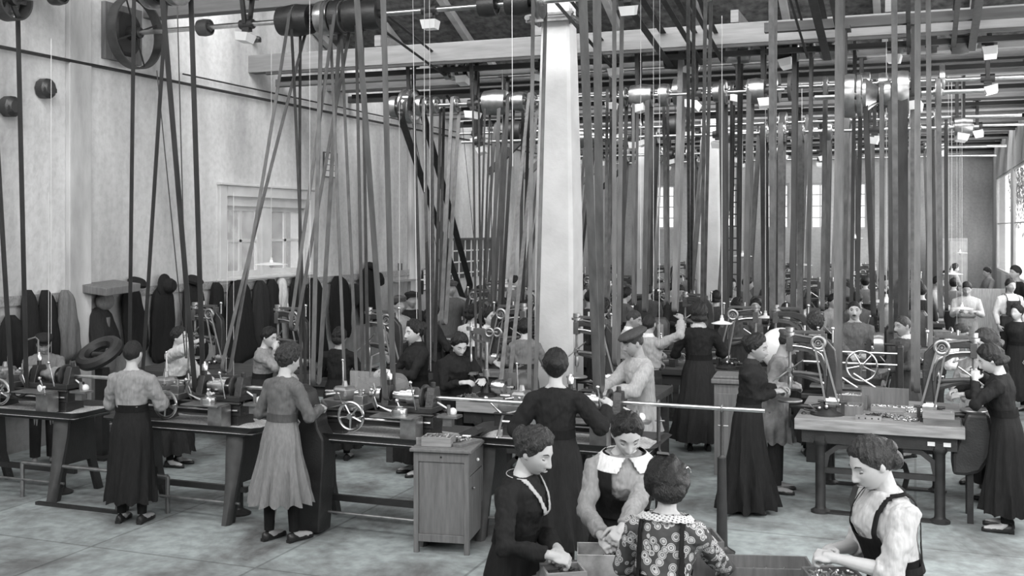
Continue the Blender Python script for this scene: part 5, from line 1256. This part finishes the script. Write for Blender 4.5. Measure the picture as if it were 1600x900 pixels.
# white rounded guard among the rows, clothes and boards
tag(MB().ball((0, 0, .12), (.27, .2, .26), 20, 12).box((0, 0, -.14), (.3, .25, .04)).build('white_hood', ENAM, None, onY(1222, 13.2, .852+.14)), 'big white rounded hood between belts behind the bench drill', 'hood')
# framed sheets on left wall
def sheet(px, py, w_, h, lb, X=WALL_L, nm='wall_notice', grid=True):
    p = onwall(px, py, X); t = empty(nm, p, 0, lb, 'notice'); MB().bb(0, .02, -w_/2, w_/2, -h/2, h/2).build('sheet', PAPER, t, smooth=0)
    mb = MB().bb(0, .03, -w_/2-.02, w_/2+.02, h/2, h/2+.02).bb(0, .03, -w_/2-.02, w_/2+.02, -h/2-.02, -h/2).bb(0, .03, -w_/2-.02, -w_/2, -h/2, h/2).bb(0, .03, w_/2, w_/2+.02, -h/2, h/2)
    for k in range(1, 4): mb.bb(.02, .026, -w_/2, w_/2, -h/2+h*k/4-.006, -h/2+h*k/4+.006)
    mb.bb(.02, .026, -.006, .006, -h/2, h/2); mb.build('frame', IRONL, t, smooth=0)
sheet(515, 258, .42, .40, 'small ruled notice high on wall right of the window')
sheet(652, 438, .75, .42, 'ruled card rack on the wall behind the two capped men')
mb = MB().bb(0, .22, -.5, .5, -.015, .01)
tag(mb.build('wall_shelf', WOODL, None, onwall(626, 438)), 'thin shelf on the wall above the capped men', 'shelf')
for k, px in enumerate((622, 627)): tag(MB().ring((.02, 0, 0), (1, 0, 0), .05, .008, 16, 5).bb(0, .02, -.01, .01, .04, .2).build('wall_hook', IRONL, None, onwall(px, 427)), ('left' if not k else 'right')+' wire hook hanging over the thin wall shelf', 'hook')
tag(MB().loft([[Vector((.03+.05*cos(a), w2*sin(a), z)) for a in [2*pi*i/10 for i in range(10)]] for z, w2 in ((0, .03), (-.1, .10), (-.35, .13), (-.5, .08))]).build('hanging_bag', cloth(.04), None, onwall(655, 422)), 'dark small bag hanging by the ruled card rack', 'bag')
# internal office window and crane wheel shape on the wall farther on
tag(MB().bb(0, .1, -1.5, 1.5, 0, .05).bb(0, .1, -1.5, -1.4, -.9, 0).bb(0, .1, 1.4, 1.5, -.9, 0).build('hatch', IRONL, None, onwall(733, 375)), 'dark hatch frame on the far left wall', 'hatch')
mb = MB().bb(.0, .04, -1.4, 1.4, -.85, 0); h_ = mb.build('hatch_grille', mat('hatch dark', .05, .5), None, onwall(733, 375)); tag(h_, 'dark hatch panel in the far left wall', 'panel'); q = MB()
for k in range(9): q.bb(.04, .06, -1.4+k*.35-.02, -1.4+k*.35+.02, -.85, 0)
for k in range(3): q.bb(.04, .06, -1.4, 1.4, -.25-k*.25, -.22-k*.25)
q.build('bars', PAPER, h_, smooth=0)
# ladder at far right of the second column
t = empty('ladder', onY(1141, 26.0), 0, 'tall dark ladder leaning up between belts near second column', 'ladder')
for s in (-.2, .2): MB().bar((s, 0, 0), (s, .5, 4.9), .06, .05, (0, 1, 0)).build('rail', DBEAM, t, smooth=0)
mb = MB()
for k in range(16): mb.cyl((-.2, .03+.03*k, .3+.29*k), (.2, .03+.03*k, .3+.29*k), .018, n=6)
mb.build('rungs', DBEAM, t)
# far door area: cupboards and board wall
t = empty('cupboard', onY(1482, 33.8), 0, 'tall grey cupboard against the far end wall', 'cupboard'); MB().bb(-.5, .5, -.3, .3, 0, 2.3).build('carcass', mat('grey paint', .25, .6), t, smooth=0, bevel=.01)
for s in (-1, 1):
    d_ = MB().bb(min(s*.01, s*.47), max(s*.01, s*.47), -.33, -.3, .08, 2.2).build('door', mat('grey door paint', .3, .6), t, smooth=0, bevel=.008); MB().ball((s*.05, -.35, 1.2), .025).build('knob', DSTEEL, d_)
tag(MB().bb(-.65, .65, -.04, .04, 0, 1.15).build('low_screen', mat('screen boards', .33, .8, 0, .2, 5, .1, 30, (8, 1, 1)), None, onY(1566, 27.6)-Vector((.1, 0, 0)), smooth=0), 'low pale partition screen under the bright end window', 'screen')
# climbing plant outside the bright windows
mb = MB(); R_ = random.Random(4)
for k in range(1500):
    y = R_.uniform(23.8, 32.8); z = 4.05-abs(R_.gauss(0, .6)); x = WALL_R+.35+R_.uniform(-.1, .15); a = R_.uniform(0, 6.28); s_ = R_.uniform(.04, .09)
    v = Vector((R_.uniform(-.4, .4), cos(a), sin(a)))*s_; w3 = Vector((.2, -sin(a), cos(a)))*s_*.6; c = Vector((x, y, z)); mb.add([c-v, c+w3, c+v, c-w3], [(0, 1, 2, 3)])
tag(mb.build('climbing_plant', mat('leaves', .12, .6, 0, .4), smooth=0), 'leafy climber hanging outside the bright far right windows', 'plant', kind='stuff')
# ---------------- coats on the left wall rail
coats = []
def coat(px, y0, y1, hw, c, lb, hatk=None, dep=.16, sleeve=False):
    p = onwall(px, y0); pb = onwall(px, y1); h = p.z-pb.z; d = depth_of(px, p.y); s = abs(-TH); w_ = hw/FPX*proj(p)[2]/(FW.x*-1-(px-800)/FPX*FW.y)*1.0
    w_ = hw*(onwall(px+1, y0).y-p.y)
    t = empty('hanging_coat', p, 0, lb, 'coat', 'coats and hats on the left wall rail'); mb = MB(); n = 26; R = []; sd = px*.37; Rr = random.Random(px)
    flare = Rr.uniform(.85, 1.15)
    for j in range(15):
        t_ = j/14; prof = [.25, .58, .74, .80, .84, .9, .95, 1, 1.0, .98, .97, .96, .98, .95, .8][j]*lerp(1, flare, t_); row = []
        for i in range(n):
            a = 2*pi*i/n; f = 1+.34*noise.noise(Vector((cos(a)*1.6+sd, sin(a)*1.6, t_*1.5)))*(.4+t_)+.05*sin(6*a+sd)
            row.append(Vector((.03+dep*(.35+.65*prof)*(.5+.5*cos(a))*f, w_*prof*sin(a)*f+w_*.15*sin(sd+t_*2), -h*t_*(1+.05*sin(2*a+sd)))))
        R.append(row)
    mb.loft(R); mb.build('coat_body', cloth(c), t, smooth=80)
    if sleeve:
        q = MB().tube([(.14, w_*.55, -.08), (.18, w_*.9, -.3), (.17, w_*.95, -h*.62)], [.05, .07, .05], 10); q.build('sleeve', cloth(c*1.3), t)
    if hatk:
        q = MB(); q.lathe([(0, .14), (.07, .135), (.10, .09), (.105, .03), (.17, .0), (.17, -.01), (.10, -.005), (0, -.005)] if hatk == 'brim' else [(0, .09), (.09, .08), (.13, .04), (.12, 0), (0, 0)], (0, 0, 0), (1, .1, .1) if hatk == 'brim' else (.4, 0, 1), 20)
        o = q.build('hanging_hat', cloth(.035), None, p+Vector((.12, w_*.1, .0))); tag(o, lb.replace('coat', 'hat').split(' with ')[0]+' (the hat itself)' if 0 else 'dark hat hung over '+lb, 'hat'); coats.append(o)
    coats.append(t)
k_ = 0
CO = [(12, 492, 640, 26, .03), (35, 453, 600, 17, .035), (65, 453, 590, 16, .03), (95, 453, 560, 14, .16), (150, 480, 555, 20, .05), (200, 445, 545, 19, .03, 'round'), (245, 447, 560, 21, .03, 'brim'), (290, 441, 560, 19, .035, 'round'), (330, 441, 520, 10, .03),
      (363, 437, 565, 22, .035), (400, 438, 545, 14, .05), (420, 436, 560, 14, .035), (433, 434, 486, 8, .55), (458, 433, 560, 17, .035), (487, 434, 560, 15, .03), (524, 431, 525, 17, .028), (547, 443, 476, 7, .04), (570, 418, 500, 16, .028, 'round'), (582, 425, 446, 7, .03)]
for i, c in enumerate(CO): coat(c[0], c[1], c[2], c[3], c[4], ('pale' if c[4] > .3 else 'grey' if c[4] > .1 else 'dark')+' garment hanging on the wall rail, %s from the left' % ordn(i), c[5] if len(c) > 5 else None)
p = onwall(150, 449)
tag(MB().box((.22, 0, .0), (.42, .62, .10), rx=.05, ry=.1).build('flat_case', WOODC, None, p, smooth=0, bevel=.01), 'flat dark case lying on the coat rail by the pilaster', 'case')
tag(MB().ball((.12, 0, 0), (.11, .12, .12), 14, 10).build('rolled_cap', cloth(.2), None, onwall(152, 470)), 'pale rounded cap hanging under the flat case', 'cap')
tag(MB().loft([[Vector((.17+.02*cos(a), .13*w2*sin(a)+o, z)) for a in [2*pi*i/12 for i in range(12)]] for z, w2, o in ((0, .25, 0), (-.35, .3, -.02), (-.37, .9, .0), (-.62, 1, .02), (-.66, .4, .05))]).build('shoulder_bag', cloth(.16), None, onwall(152, 495)), 'grey cloth bag hanging over the coat by the pilaster', 'bag')
# ---------------- foreground table with boxes
ft = work_bench(.0, 2.3, 5.0-0, 5.9, .80, 'x', WOOD, .06, cast=False) if False else None
ta = at(868, 880, 5.75); 
t = empty('assembly_table', (0, 0, 0), 0, 'low wooden table between the four women in the foreground', 'table')
A = floor_at(828, 5.35); Bq = floor_at(1330, 5.25); cx = (A+Bq)/2; ang = math.atan2(Bq.y-A.y, Bq.x-A.x); Lh = (Bq-A).length/2
t.location = (cx.x, cx.y, 0); t.rotation_euler = (0, 0, ang); TZ = .80
MB().bb(-Lh, Lh, -.36, .36, TZ-.04, TZ).build('table_top', WOODC, t, smooth=0, bevel=.004)
for a in (-Lh+.06, Lh-.06):
    for b in (-.3, .3): MB().bb(a-.03, a+.03, b-.03, b+.03, 0, TZ-.04).build('leg', WOODC, t, smooth=0)
TM = Matrix.Translation(t.location)@Matrix.Rotation(ang, 4, 'Z')
def ontab(px, py_base, d): v = at(px, HOR, d); v.z = TZ+.001; return v
box_open(ontab(943, 0, 5.50), .27, .22, .115, 'tinplate bin holding parts before the girl in sailor collar', TIN, ang, fill=(IRON, .35, 20, .015), th=.006)
box_open(ontab(880, 0, 5.24), .20, .16, .10, 'small pale wooden box under the hands of left woman', WOODL, ang+.25, fill=(IRONL, .7, 40, .010))
box_open(ontab(1092, 0, 5.45), .20, .26, .20, 'tall wooden box beside the woman in paisley blouse', WOODC, ang+.1)
box_open(ontab(1196, 0, 5.3), .44, .22, .11, 'long wooden tray right of the paisley blouse', WOODC, ang-.02, fill=(STEEL, .35, 50, .010))
box_open(ontab(1303, 0, 5.02), .25, .22, .14, 'wooden box full of bright rods under the pale-bloused womans hands', WOODC, ang+.05, fill=(STEEL, .85, 110, .011))
# ---------------- the people
W = lambda px, py, d: tuple(at(px, py, d))
# foreground four
person(802, 5.5, 62, 'young woman in black wrap dress sorting parts at left of the foreground table', h=1.56, lean=8, pitch=20, hyaw=0, style='updo', hair=HAIRB, top=.035, skirt=.03, rh=W(862, 868, 5.18), lh=W(872, 858, 5.38), collar=('vneck', .45), curl=.75, hem=.2)
person(972, 5.95, 4, 'girl in dark scooped pinafore and white sailor collar', h=1.60, lean=10, pitch=30, style='back', hair=HAIR, top=.30, skirt=.03, rh=W(940, 838, 5.55), lh=W(968, 832, 5.5), strap=('scoop', .03), collar=('sailor', .72), curl=.8, sleeves='long')
person(1036, 4.95, 155, 'bobbed woman seen from behind in paisley blouse with combs in her hair', h=1.47, lean=8, pitch=18, hyaw=-22, style='bob', hair=HAIR, topm=paisley(), skirt=.03, rh=W(1150, 905, 5.3), lh=W(1000, 900, 5.3), strap=('straps', .03), collar=('lace', .6))
L3 = person.last
MB().box(L3['MH']@Vector((-.02, -.055, .153)), (.055, .02, .012), rx=-.5).build('hair_comb', IRONL, L3['o'], smooth=0)
MB().tube([L3['MH']@Vector(v) for v in ((.09, -.085, .075), (.10, -.07, .085), (.115, -.05, .075), (.118, -.045, .06))], .0025, 6).build('hair_pin', STEEL, L3['o'])
person(1400, 4.95, -80, 'fair woman in pale blouse with dark shoulder straps at right foreground', h=1.62, lean=7, pitch=24, style='wavy', hair=HAIRB, top=.50, skirt=.03, strap=('straps', .025), rh=W(1298, 858, 5.02), lh=W(1304, 872, 4.82), curl=.9, sleeves='elbow', collar=None)
# middle distance
person(206, 9.35, 172, 'woman from behind in pale blouse and long dark skirt at left lathe', h=1.58, style='short', hair=HAIR, top=.28, skirt=.035, rh=(.16, .3, 1.02), lh=(-.16, .3, 1.02), hem=.20, wide=.22, puff=.01)
person(440, 8.8, 142, 'girl from behind in grey dress with curly hair by the lathe', h=1.60, lean=4, pitch=12, hyaw=0, style='curly', hair=HAIRB, top=.15, skirt=.24, rh=(.14, .30, 1.06), lh=(-.13, .18, .98), hem=.33, wide=.27, folds=15, stride=.1)
person(68, 11.7, 25, 'worker in pale smock and dark cap at left edge', h=1.42, pitch=25, man=True, style='cap', hat=.05, garment='smock', top=.22, rh=(.2, .3, .9), lh=(-.2, .3, .9), hem=.6)
person(272, 11.6, 78, 'girl in white blouse seen in profile gripping a drill lever', h=1.50, lean=5, style='back', hair=HAIR, top=.60, skirt=.05, rh=W(304, 535, 11.2), lh=(-.12, .4, 1.0), puff=.015, look_down=False)
person(409, 11.9, 70, 'girl in grey blouse raising one hand to her face', h=1.48, lean=6, pitch=15, style='back', hair=HAIR, top=.26, skirt=.05, rh=(.03, .20, 1.34), lh=(-.14, .35, 1.0))
person(530, 11.9, 172, 'dark-dressed woman from behind with full round hair past the shield', h=1.46, style='wavy', hair=HAIR, top=.035, skirt=.035, rh=(.2, .3, 1.0), lh=(-.2, .3, 1.0))
person(652, 11.2, -60, 'woman in black seen in profile beside the bent-over woman', h=1.60, pitch=8, style='updo', hair=HAIR, top=.035, skirt=.03, rh=(.12, .36, 1.08), lh=(-.1, .36, 1.1), collar=('band', .03), hem=.15)
person(712, 10.95, 25, 'woman in black looking down at the slender column drill', h=1.52, lean=5, pitch=30, style='updo', hair=HAIR, top=.03, skirt=.03, rh=(.05, .3, 1.08), lh=(-.16, .38, 1.10), collar=('band', .03), hem=.15, curl=.3)
person(868, 7.95, 178, 'tall black-dressed woman from behind at picture centre', h=1.65, style='updo', hair=HAIR, top=.035, skirt=.035, rh=W(950, 634, 8.1), lh=(-.26, .22, 1.0), relb=(.5, -.3, -.8), lelb=(-.5, -.3, -.8), hem=.22, wide=.26, puff=.012)
person(1003, 10.2, -72, 'man in tan work coat and broad beret working at the drill', h=1.60, man=True, lean=5, pitch=14, style='beret', hat=.07, garment='smock', top=.36, rh=(.12, .42, 1.0), lh=(-.14, .40, 1.04), hem=.65, skin=SKIND, hair=HAIRB, puff=.02)
person(984, 13.1, 70, 'boy in pale shirt in profile behind the beret man', h=1.58, man=True, style='cropped', hair=HAIRB, top=.35, rh=(.14, .35, 1.05), lh=(-.14, .35, 1.05), collar=('band', .7), pitch=18, skirt=.05)
person(1013, 12.25, 130, 'young worker with white collar reaching one arm up to a lamp', h=1.58, man=True, style='cropped', hair=HAIR, top=.33, lh=(-.16, .3, 1.0), rh=(.30, .22, 1.55), collar=('band', .7), skirt=.05, hyaw=-20)
person(1092, 12.4, 176, 'black-dressed woman from behind in front of the second column', h=1.70, style='roll', hair=HAIR, top=.035, skirt=.045, rh=(.24, .3, 1.02), lh=(-.2, .3, 1.0), collar=('band', .5), hem=.12, wide=.29)
person(1153, 14.4, 170, 'grey-dressed woman from behind right of the second column', h=1.62, style='updo', hair=HAIR, top=.10, skirt=.06, rh=(.2, .3, 1.0), lh=(-.2, .3, 1.0), collar=('band', .3))
person(1181, 16.2, -20, 'small worker facing us between two belts right of second column', h=1.5, style='short', top=.2, skirt=.08, rh=(.1, .3, 1.0), lh=(-.1, .3, 1.05))
person(1170, 9.75, 62, 'older woman in black profile with long skirt left of right bench', h=1.60, lean=4, pitch=8, style='updo', hair=HAIR, top=.035, skirt=.03, rh=W(1212, 612, 9.75), lh=W(1218, 606, 10.0), hem=.04, wide=.30, skin=SKIND, collar=('band', .05))
person(1212, 10.45, 72, 'worker in mottled grey smock bent to the left bench drill', h=1.58, man=True, lean=8, pitch=20, style='cap', hat=.08, garment='smock', topm=mat('mottled smock', .17, .85, 0, .5, 8, .3, 22), rh=W(1238, 604, 10.2), lh=W(1240, 600, 10.4), hem=.5)
person(1274, 12.1, 172, 'curly haired woman from behind in dark dress behind the bench drill', h=1.60, style='curly', hair=HAIRB, top=.07, skirt=.04, rh=(.2, .3, 1.0), lh=(-.2, .3, 1.0), collar=('band', .3))
person(1335, 13.6, -18, 'moustached man in grey smock facing us behind the right bench', h=1.64, man='moustache', style='short', hair=HAIR, garment='smock', top=.15, rh=(.05, .34, .98), lh=(-.16, .3, 1.0), hem=.6, look_down=False, skin=SKIN)
person(1414, 12.1, -72, 'man with moustache in dark grey smock in profile behind right bench', h=1.58, man='moustache', style='short', hair=HAIRB, garment='smock', top=.10, rh=(.12, .2, .82), lh=(-.12, .34, 1.0), hem=.55, collar=('band', .6), pitch=8)
person(1462, 13.1, 60, 'worker in white shirt bending behind the right bench drill', h=1.5, man=True, lean=28, pitch=20, style='short', hair=HAIRB, top=.6, skirt=.05, rh=(.14, .4, .98), lh=(-.14, .4, 1.0))
person(1560, 10.0, -95, 'woman in black behind the bareheaded woman at right edge', h=1.63, lean=5, pitch=22, style='roll', hair=HAIRB, top=.03, skirt=.03, rh=(.1, .36, 1.0), lh=(-.1, .36, 1.0), hem=.2, wide=.26)
person(1572, 9.1, -116, 'woman in long black dress leaning to the right bench drill', h=1.58, lean=7, pitch=24, style='roll', hair=HAIR, top=.035, skirt=.035, rh=W(1526, 582, 9.5), lh=W(1524, 592, 9.12), hem=.16, wide=.24, skin=SKIN)
person(1530, 10.75, -50, 'girl in pale apron half hidden by the right bench drill', h=1.50, lean=6, pitch=15, style='wavy', hair=HAIR, top=.30, skirt=.45, rh=(.1, .36, 1.05), lh=(-.1, .36, 1.0), hem=.28, wide=.24, apron=(1.2, .3, .62, 1.3))
# back rows
_person = person
def person(px, d, *a, **k):
    o = _person(px, clear0(px, d), *a, **k); return o
def clear0(px, d):
    p = floor_at(px, d)
    for a, b, c, e in benchbox*2:
        if a-.25 < p.x < b+.25 and c-.33 < p.y < e+.33: d = depth_of(px, c-.36 if p.y < (c+e)/2 else e+.36); p = floor_at(px, d)
    return d
person(621, 14.9, 48, 'young man in flat cap and pale jacket left of the darker capped man', h=1.62, man='moustache', style='cap', hat=.09, top=.33, skirt=.06, look_down=False)
person(642, 16.0, 20, 'capped man in black jacket leaning right by the wall rack', h=1.62, man=True, lean=4, style='cap', hat=.05, top=.03, skirt=.05, rh=(.2, .25, 1.0), lh=(-.2, .25, 1.0))
person(705, 18.2, 12, 'moustached man in grey smock and cap standing upright at back', h=1.68, man='moustache', style='cap', hat=.10, garment='smock', top=.12, hem=.5)
person(676, 14.0, 120, 'woman in dark grey seen from behind below the upright capped man', h=1.56, style='wavy', hair=HAIR, top=.06, skirt=.05, rh=(.2, .3, 1.1), lh=(-.2, .3, 1.1))
person(737, 14.2, 150, 'woman in white blouse turned away near the slender drill', h=1.55, style='wavy', hair=HAIR, top=.72, skirt=.06, rh=(.2, .3, 1.0), lh=(-.2, .3, 1.0))
person(764, 13.3, 40, 'woman in grey looking straight at the camera behind the slender drill', h=1.58, style='wavy', hair=HAIR, top=.20, skirt=.10, look_down=False, collar=('band', .7), rh=(.14, .3, .95), lh=(-.14, .3, .95))
person(786, 15.0, 140, 'woman in black under the flat lamp left of the big column', h=1.58, style='wavy', hair=HAIR, top=.03, skirt=.04)
person(748, 17.6, 60, 'dark haired worker far back above the white blouse', h=1.62, style='short', top=.06, skirt=.05)
person(820, 12.6, 160, 'grey-clad worker from behind against the big column', h=1.50, style='back', top=.20, skirt=.10, rh=(.2, .3, 1.0), lh=(-.2, .3, 1.0))
person(1510, 18.8, -20, 'man in pale shirt reading at the end of distant machines', h=1.64, man=True, style='short', top=.42, skirt=.3, pitch=20, rh=(.1, .3, 1.1), lh=(-.12, .3, 1.1))
person(1578, 19.2, 5, 'man in white sleeves and dark waistcoat in the right aisle', h=1.66, man='moustache', style='short', top=.6, strap=('bib', .06), skirt=.06, hem=.2)
person(1590, 15.2, -60, 'dark-dressed woman in the right aisle before the waistcoated man', h=1.48, style='updo', top=.04, skirt=.05, wide=.3)
person(1588, 20.5, -80, 'distant dark figure against the bright end window', h=1.85, man=True, style='short', top=.03, skirt=.03, garment='smock', hem=.3)
fp = [(1325, 21, 5, .12, 1), (1352, 22, 160, .2, 0), (1240, 19.5, 150, .3, 1), (1290, 23, 170, .15, 0), (1378, 20, 30, .3, 1), (1300, 17.3, 20, .3, 0), (1340, 17.2, 175, .12, 1), (1388, 16.8, 100, .5, 0), (1440, 18.4, 170, .06, 0), (1462, 20.5, 60, .45, 1), (1490, 22, 150, .2, 0), (1475, 25.5, 10, .1, 1), (1490, 29.5, 90, .3, 0), (1545, 26.0, -90, .2, 1),
      (1060, 17.2, 15, .05, 1), (1046, 20, 60, .2, 0), (1012, 18.8, 170, .1, 1), (975, 17.5, 120, .15, 0), (940, 14.2, 150, .1, 0), (1165, 19.6, 90, .12, 1), (1142, 22, 20, .3, 0), (1205, 22.8, 170, .08, 1), (905, 19, 60, .12, 0), (922, 16, 175, .06, 1), (1420, 23, 30, .1, 1), (1254, 15.6, 120, .45, 0), (1230, 14.6, 178, .05, 1), (1405, 27, 30, .3, 0), (1080, 25, 0, .2, 1), (800, 20.5, 80, .2, 0), (1118, 17.5, 160, .07, 0)]
fps = []
def clear(px, d):
    p = floor_at(px, d)
    for a, b, c, e in benchbox*2:
        if a-.25 < p.x < b+.25 and c-.33 < p.y < e+.33: d = depth_of(px, c-.36 if p.y < (c+e)/2 else e+.36); p = floor_at(px, d)
    return d
taken = [o.location.copy() for o in COL.objects if o.name.startswith('person')]
for i, (px, d, f, c, mn) in enumerate(fp):
    for q in range(6):
        d = clear(px, d); p = floor_at(px, d)
        if all((p-v).length > .5 for v in taken) and all((p-Vector(v)).length > .5 for v in []): break
        d += .45
    taken.append(p)
    o = person(px, d, f, 'x', h=1.54+.03*(i % 5), man=bool(mn), style='short' if mn else ('roll', 'updo', 'back')[i % 3], top=c, skirt=.05, pitch=12, rh=(.15, .3, 1.0), lh=(-.15, .3, 1.0), garment='smock' if (mn and i % 2) else 'dress', hem=.5 if mn else .15); fps.append((o, px, mn))
fps.sort(key=lambda t: t[1])
for i, (o, px, mn) in enumerate(fps):
    o['label'] = 'distant worker standing among the far machine rows, %s from the left' % ordn(i); o['group'] = 'workers among the far rows'
# electric bulbs on lathes (white enamel reflector discs)
for px, py, d, lb in ((61, 607, 10.0, 'small white reflector disc on the leftmost lathe'), (326, 617, 9.6, 'small white reflector disc on the second lathe'), (641, 629, 9.1, 'small white reflector disc under the bar tube')):
    o = MB().lathe([(0, 0), (.03, .0), (.034, .012), (.012, .03), (.012, .06), (0, .06)], (0, 0, 0), (.25, 1, .1), 18).cyl((.01, .05, 0), (-.02, .1, -.1), .006, n=6).build('reflector', ENAM, None, at(px, py, d)); tag(o, lb, 'reflector')
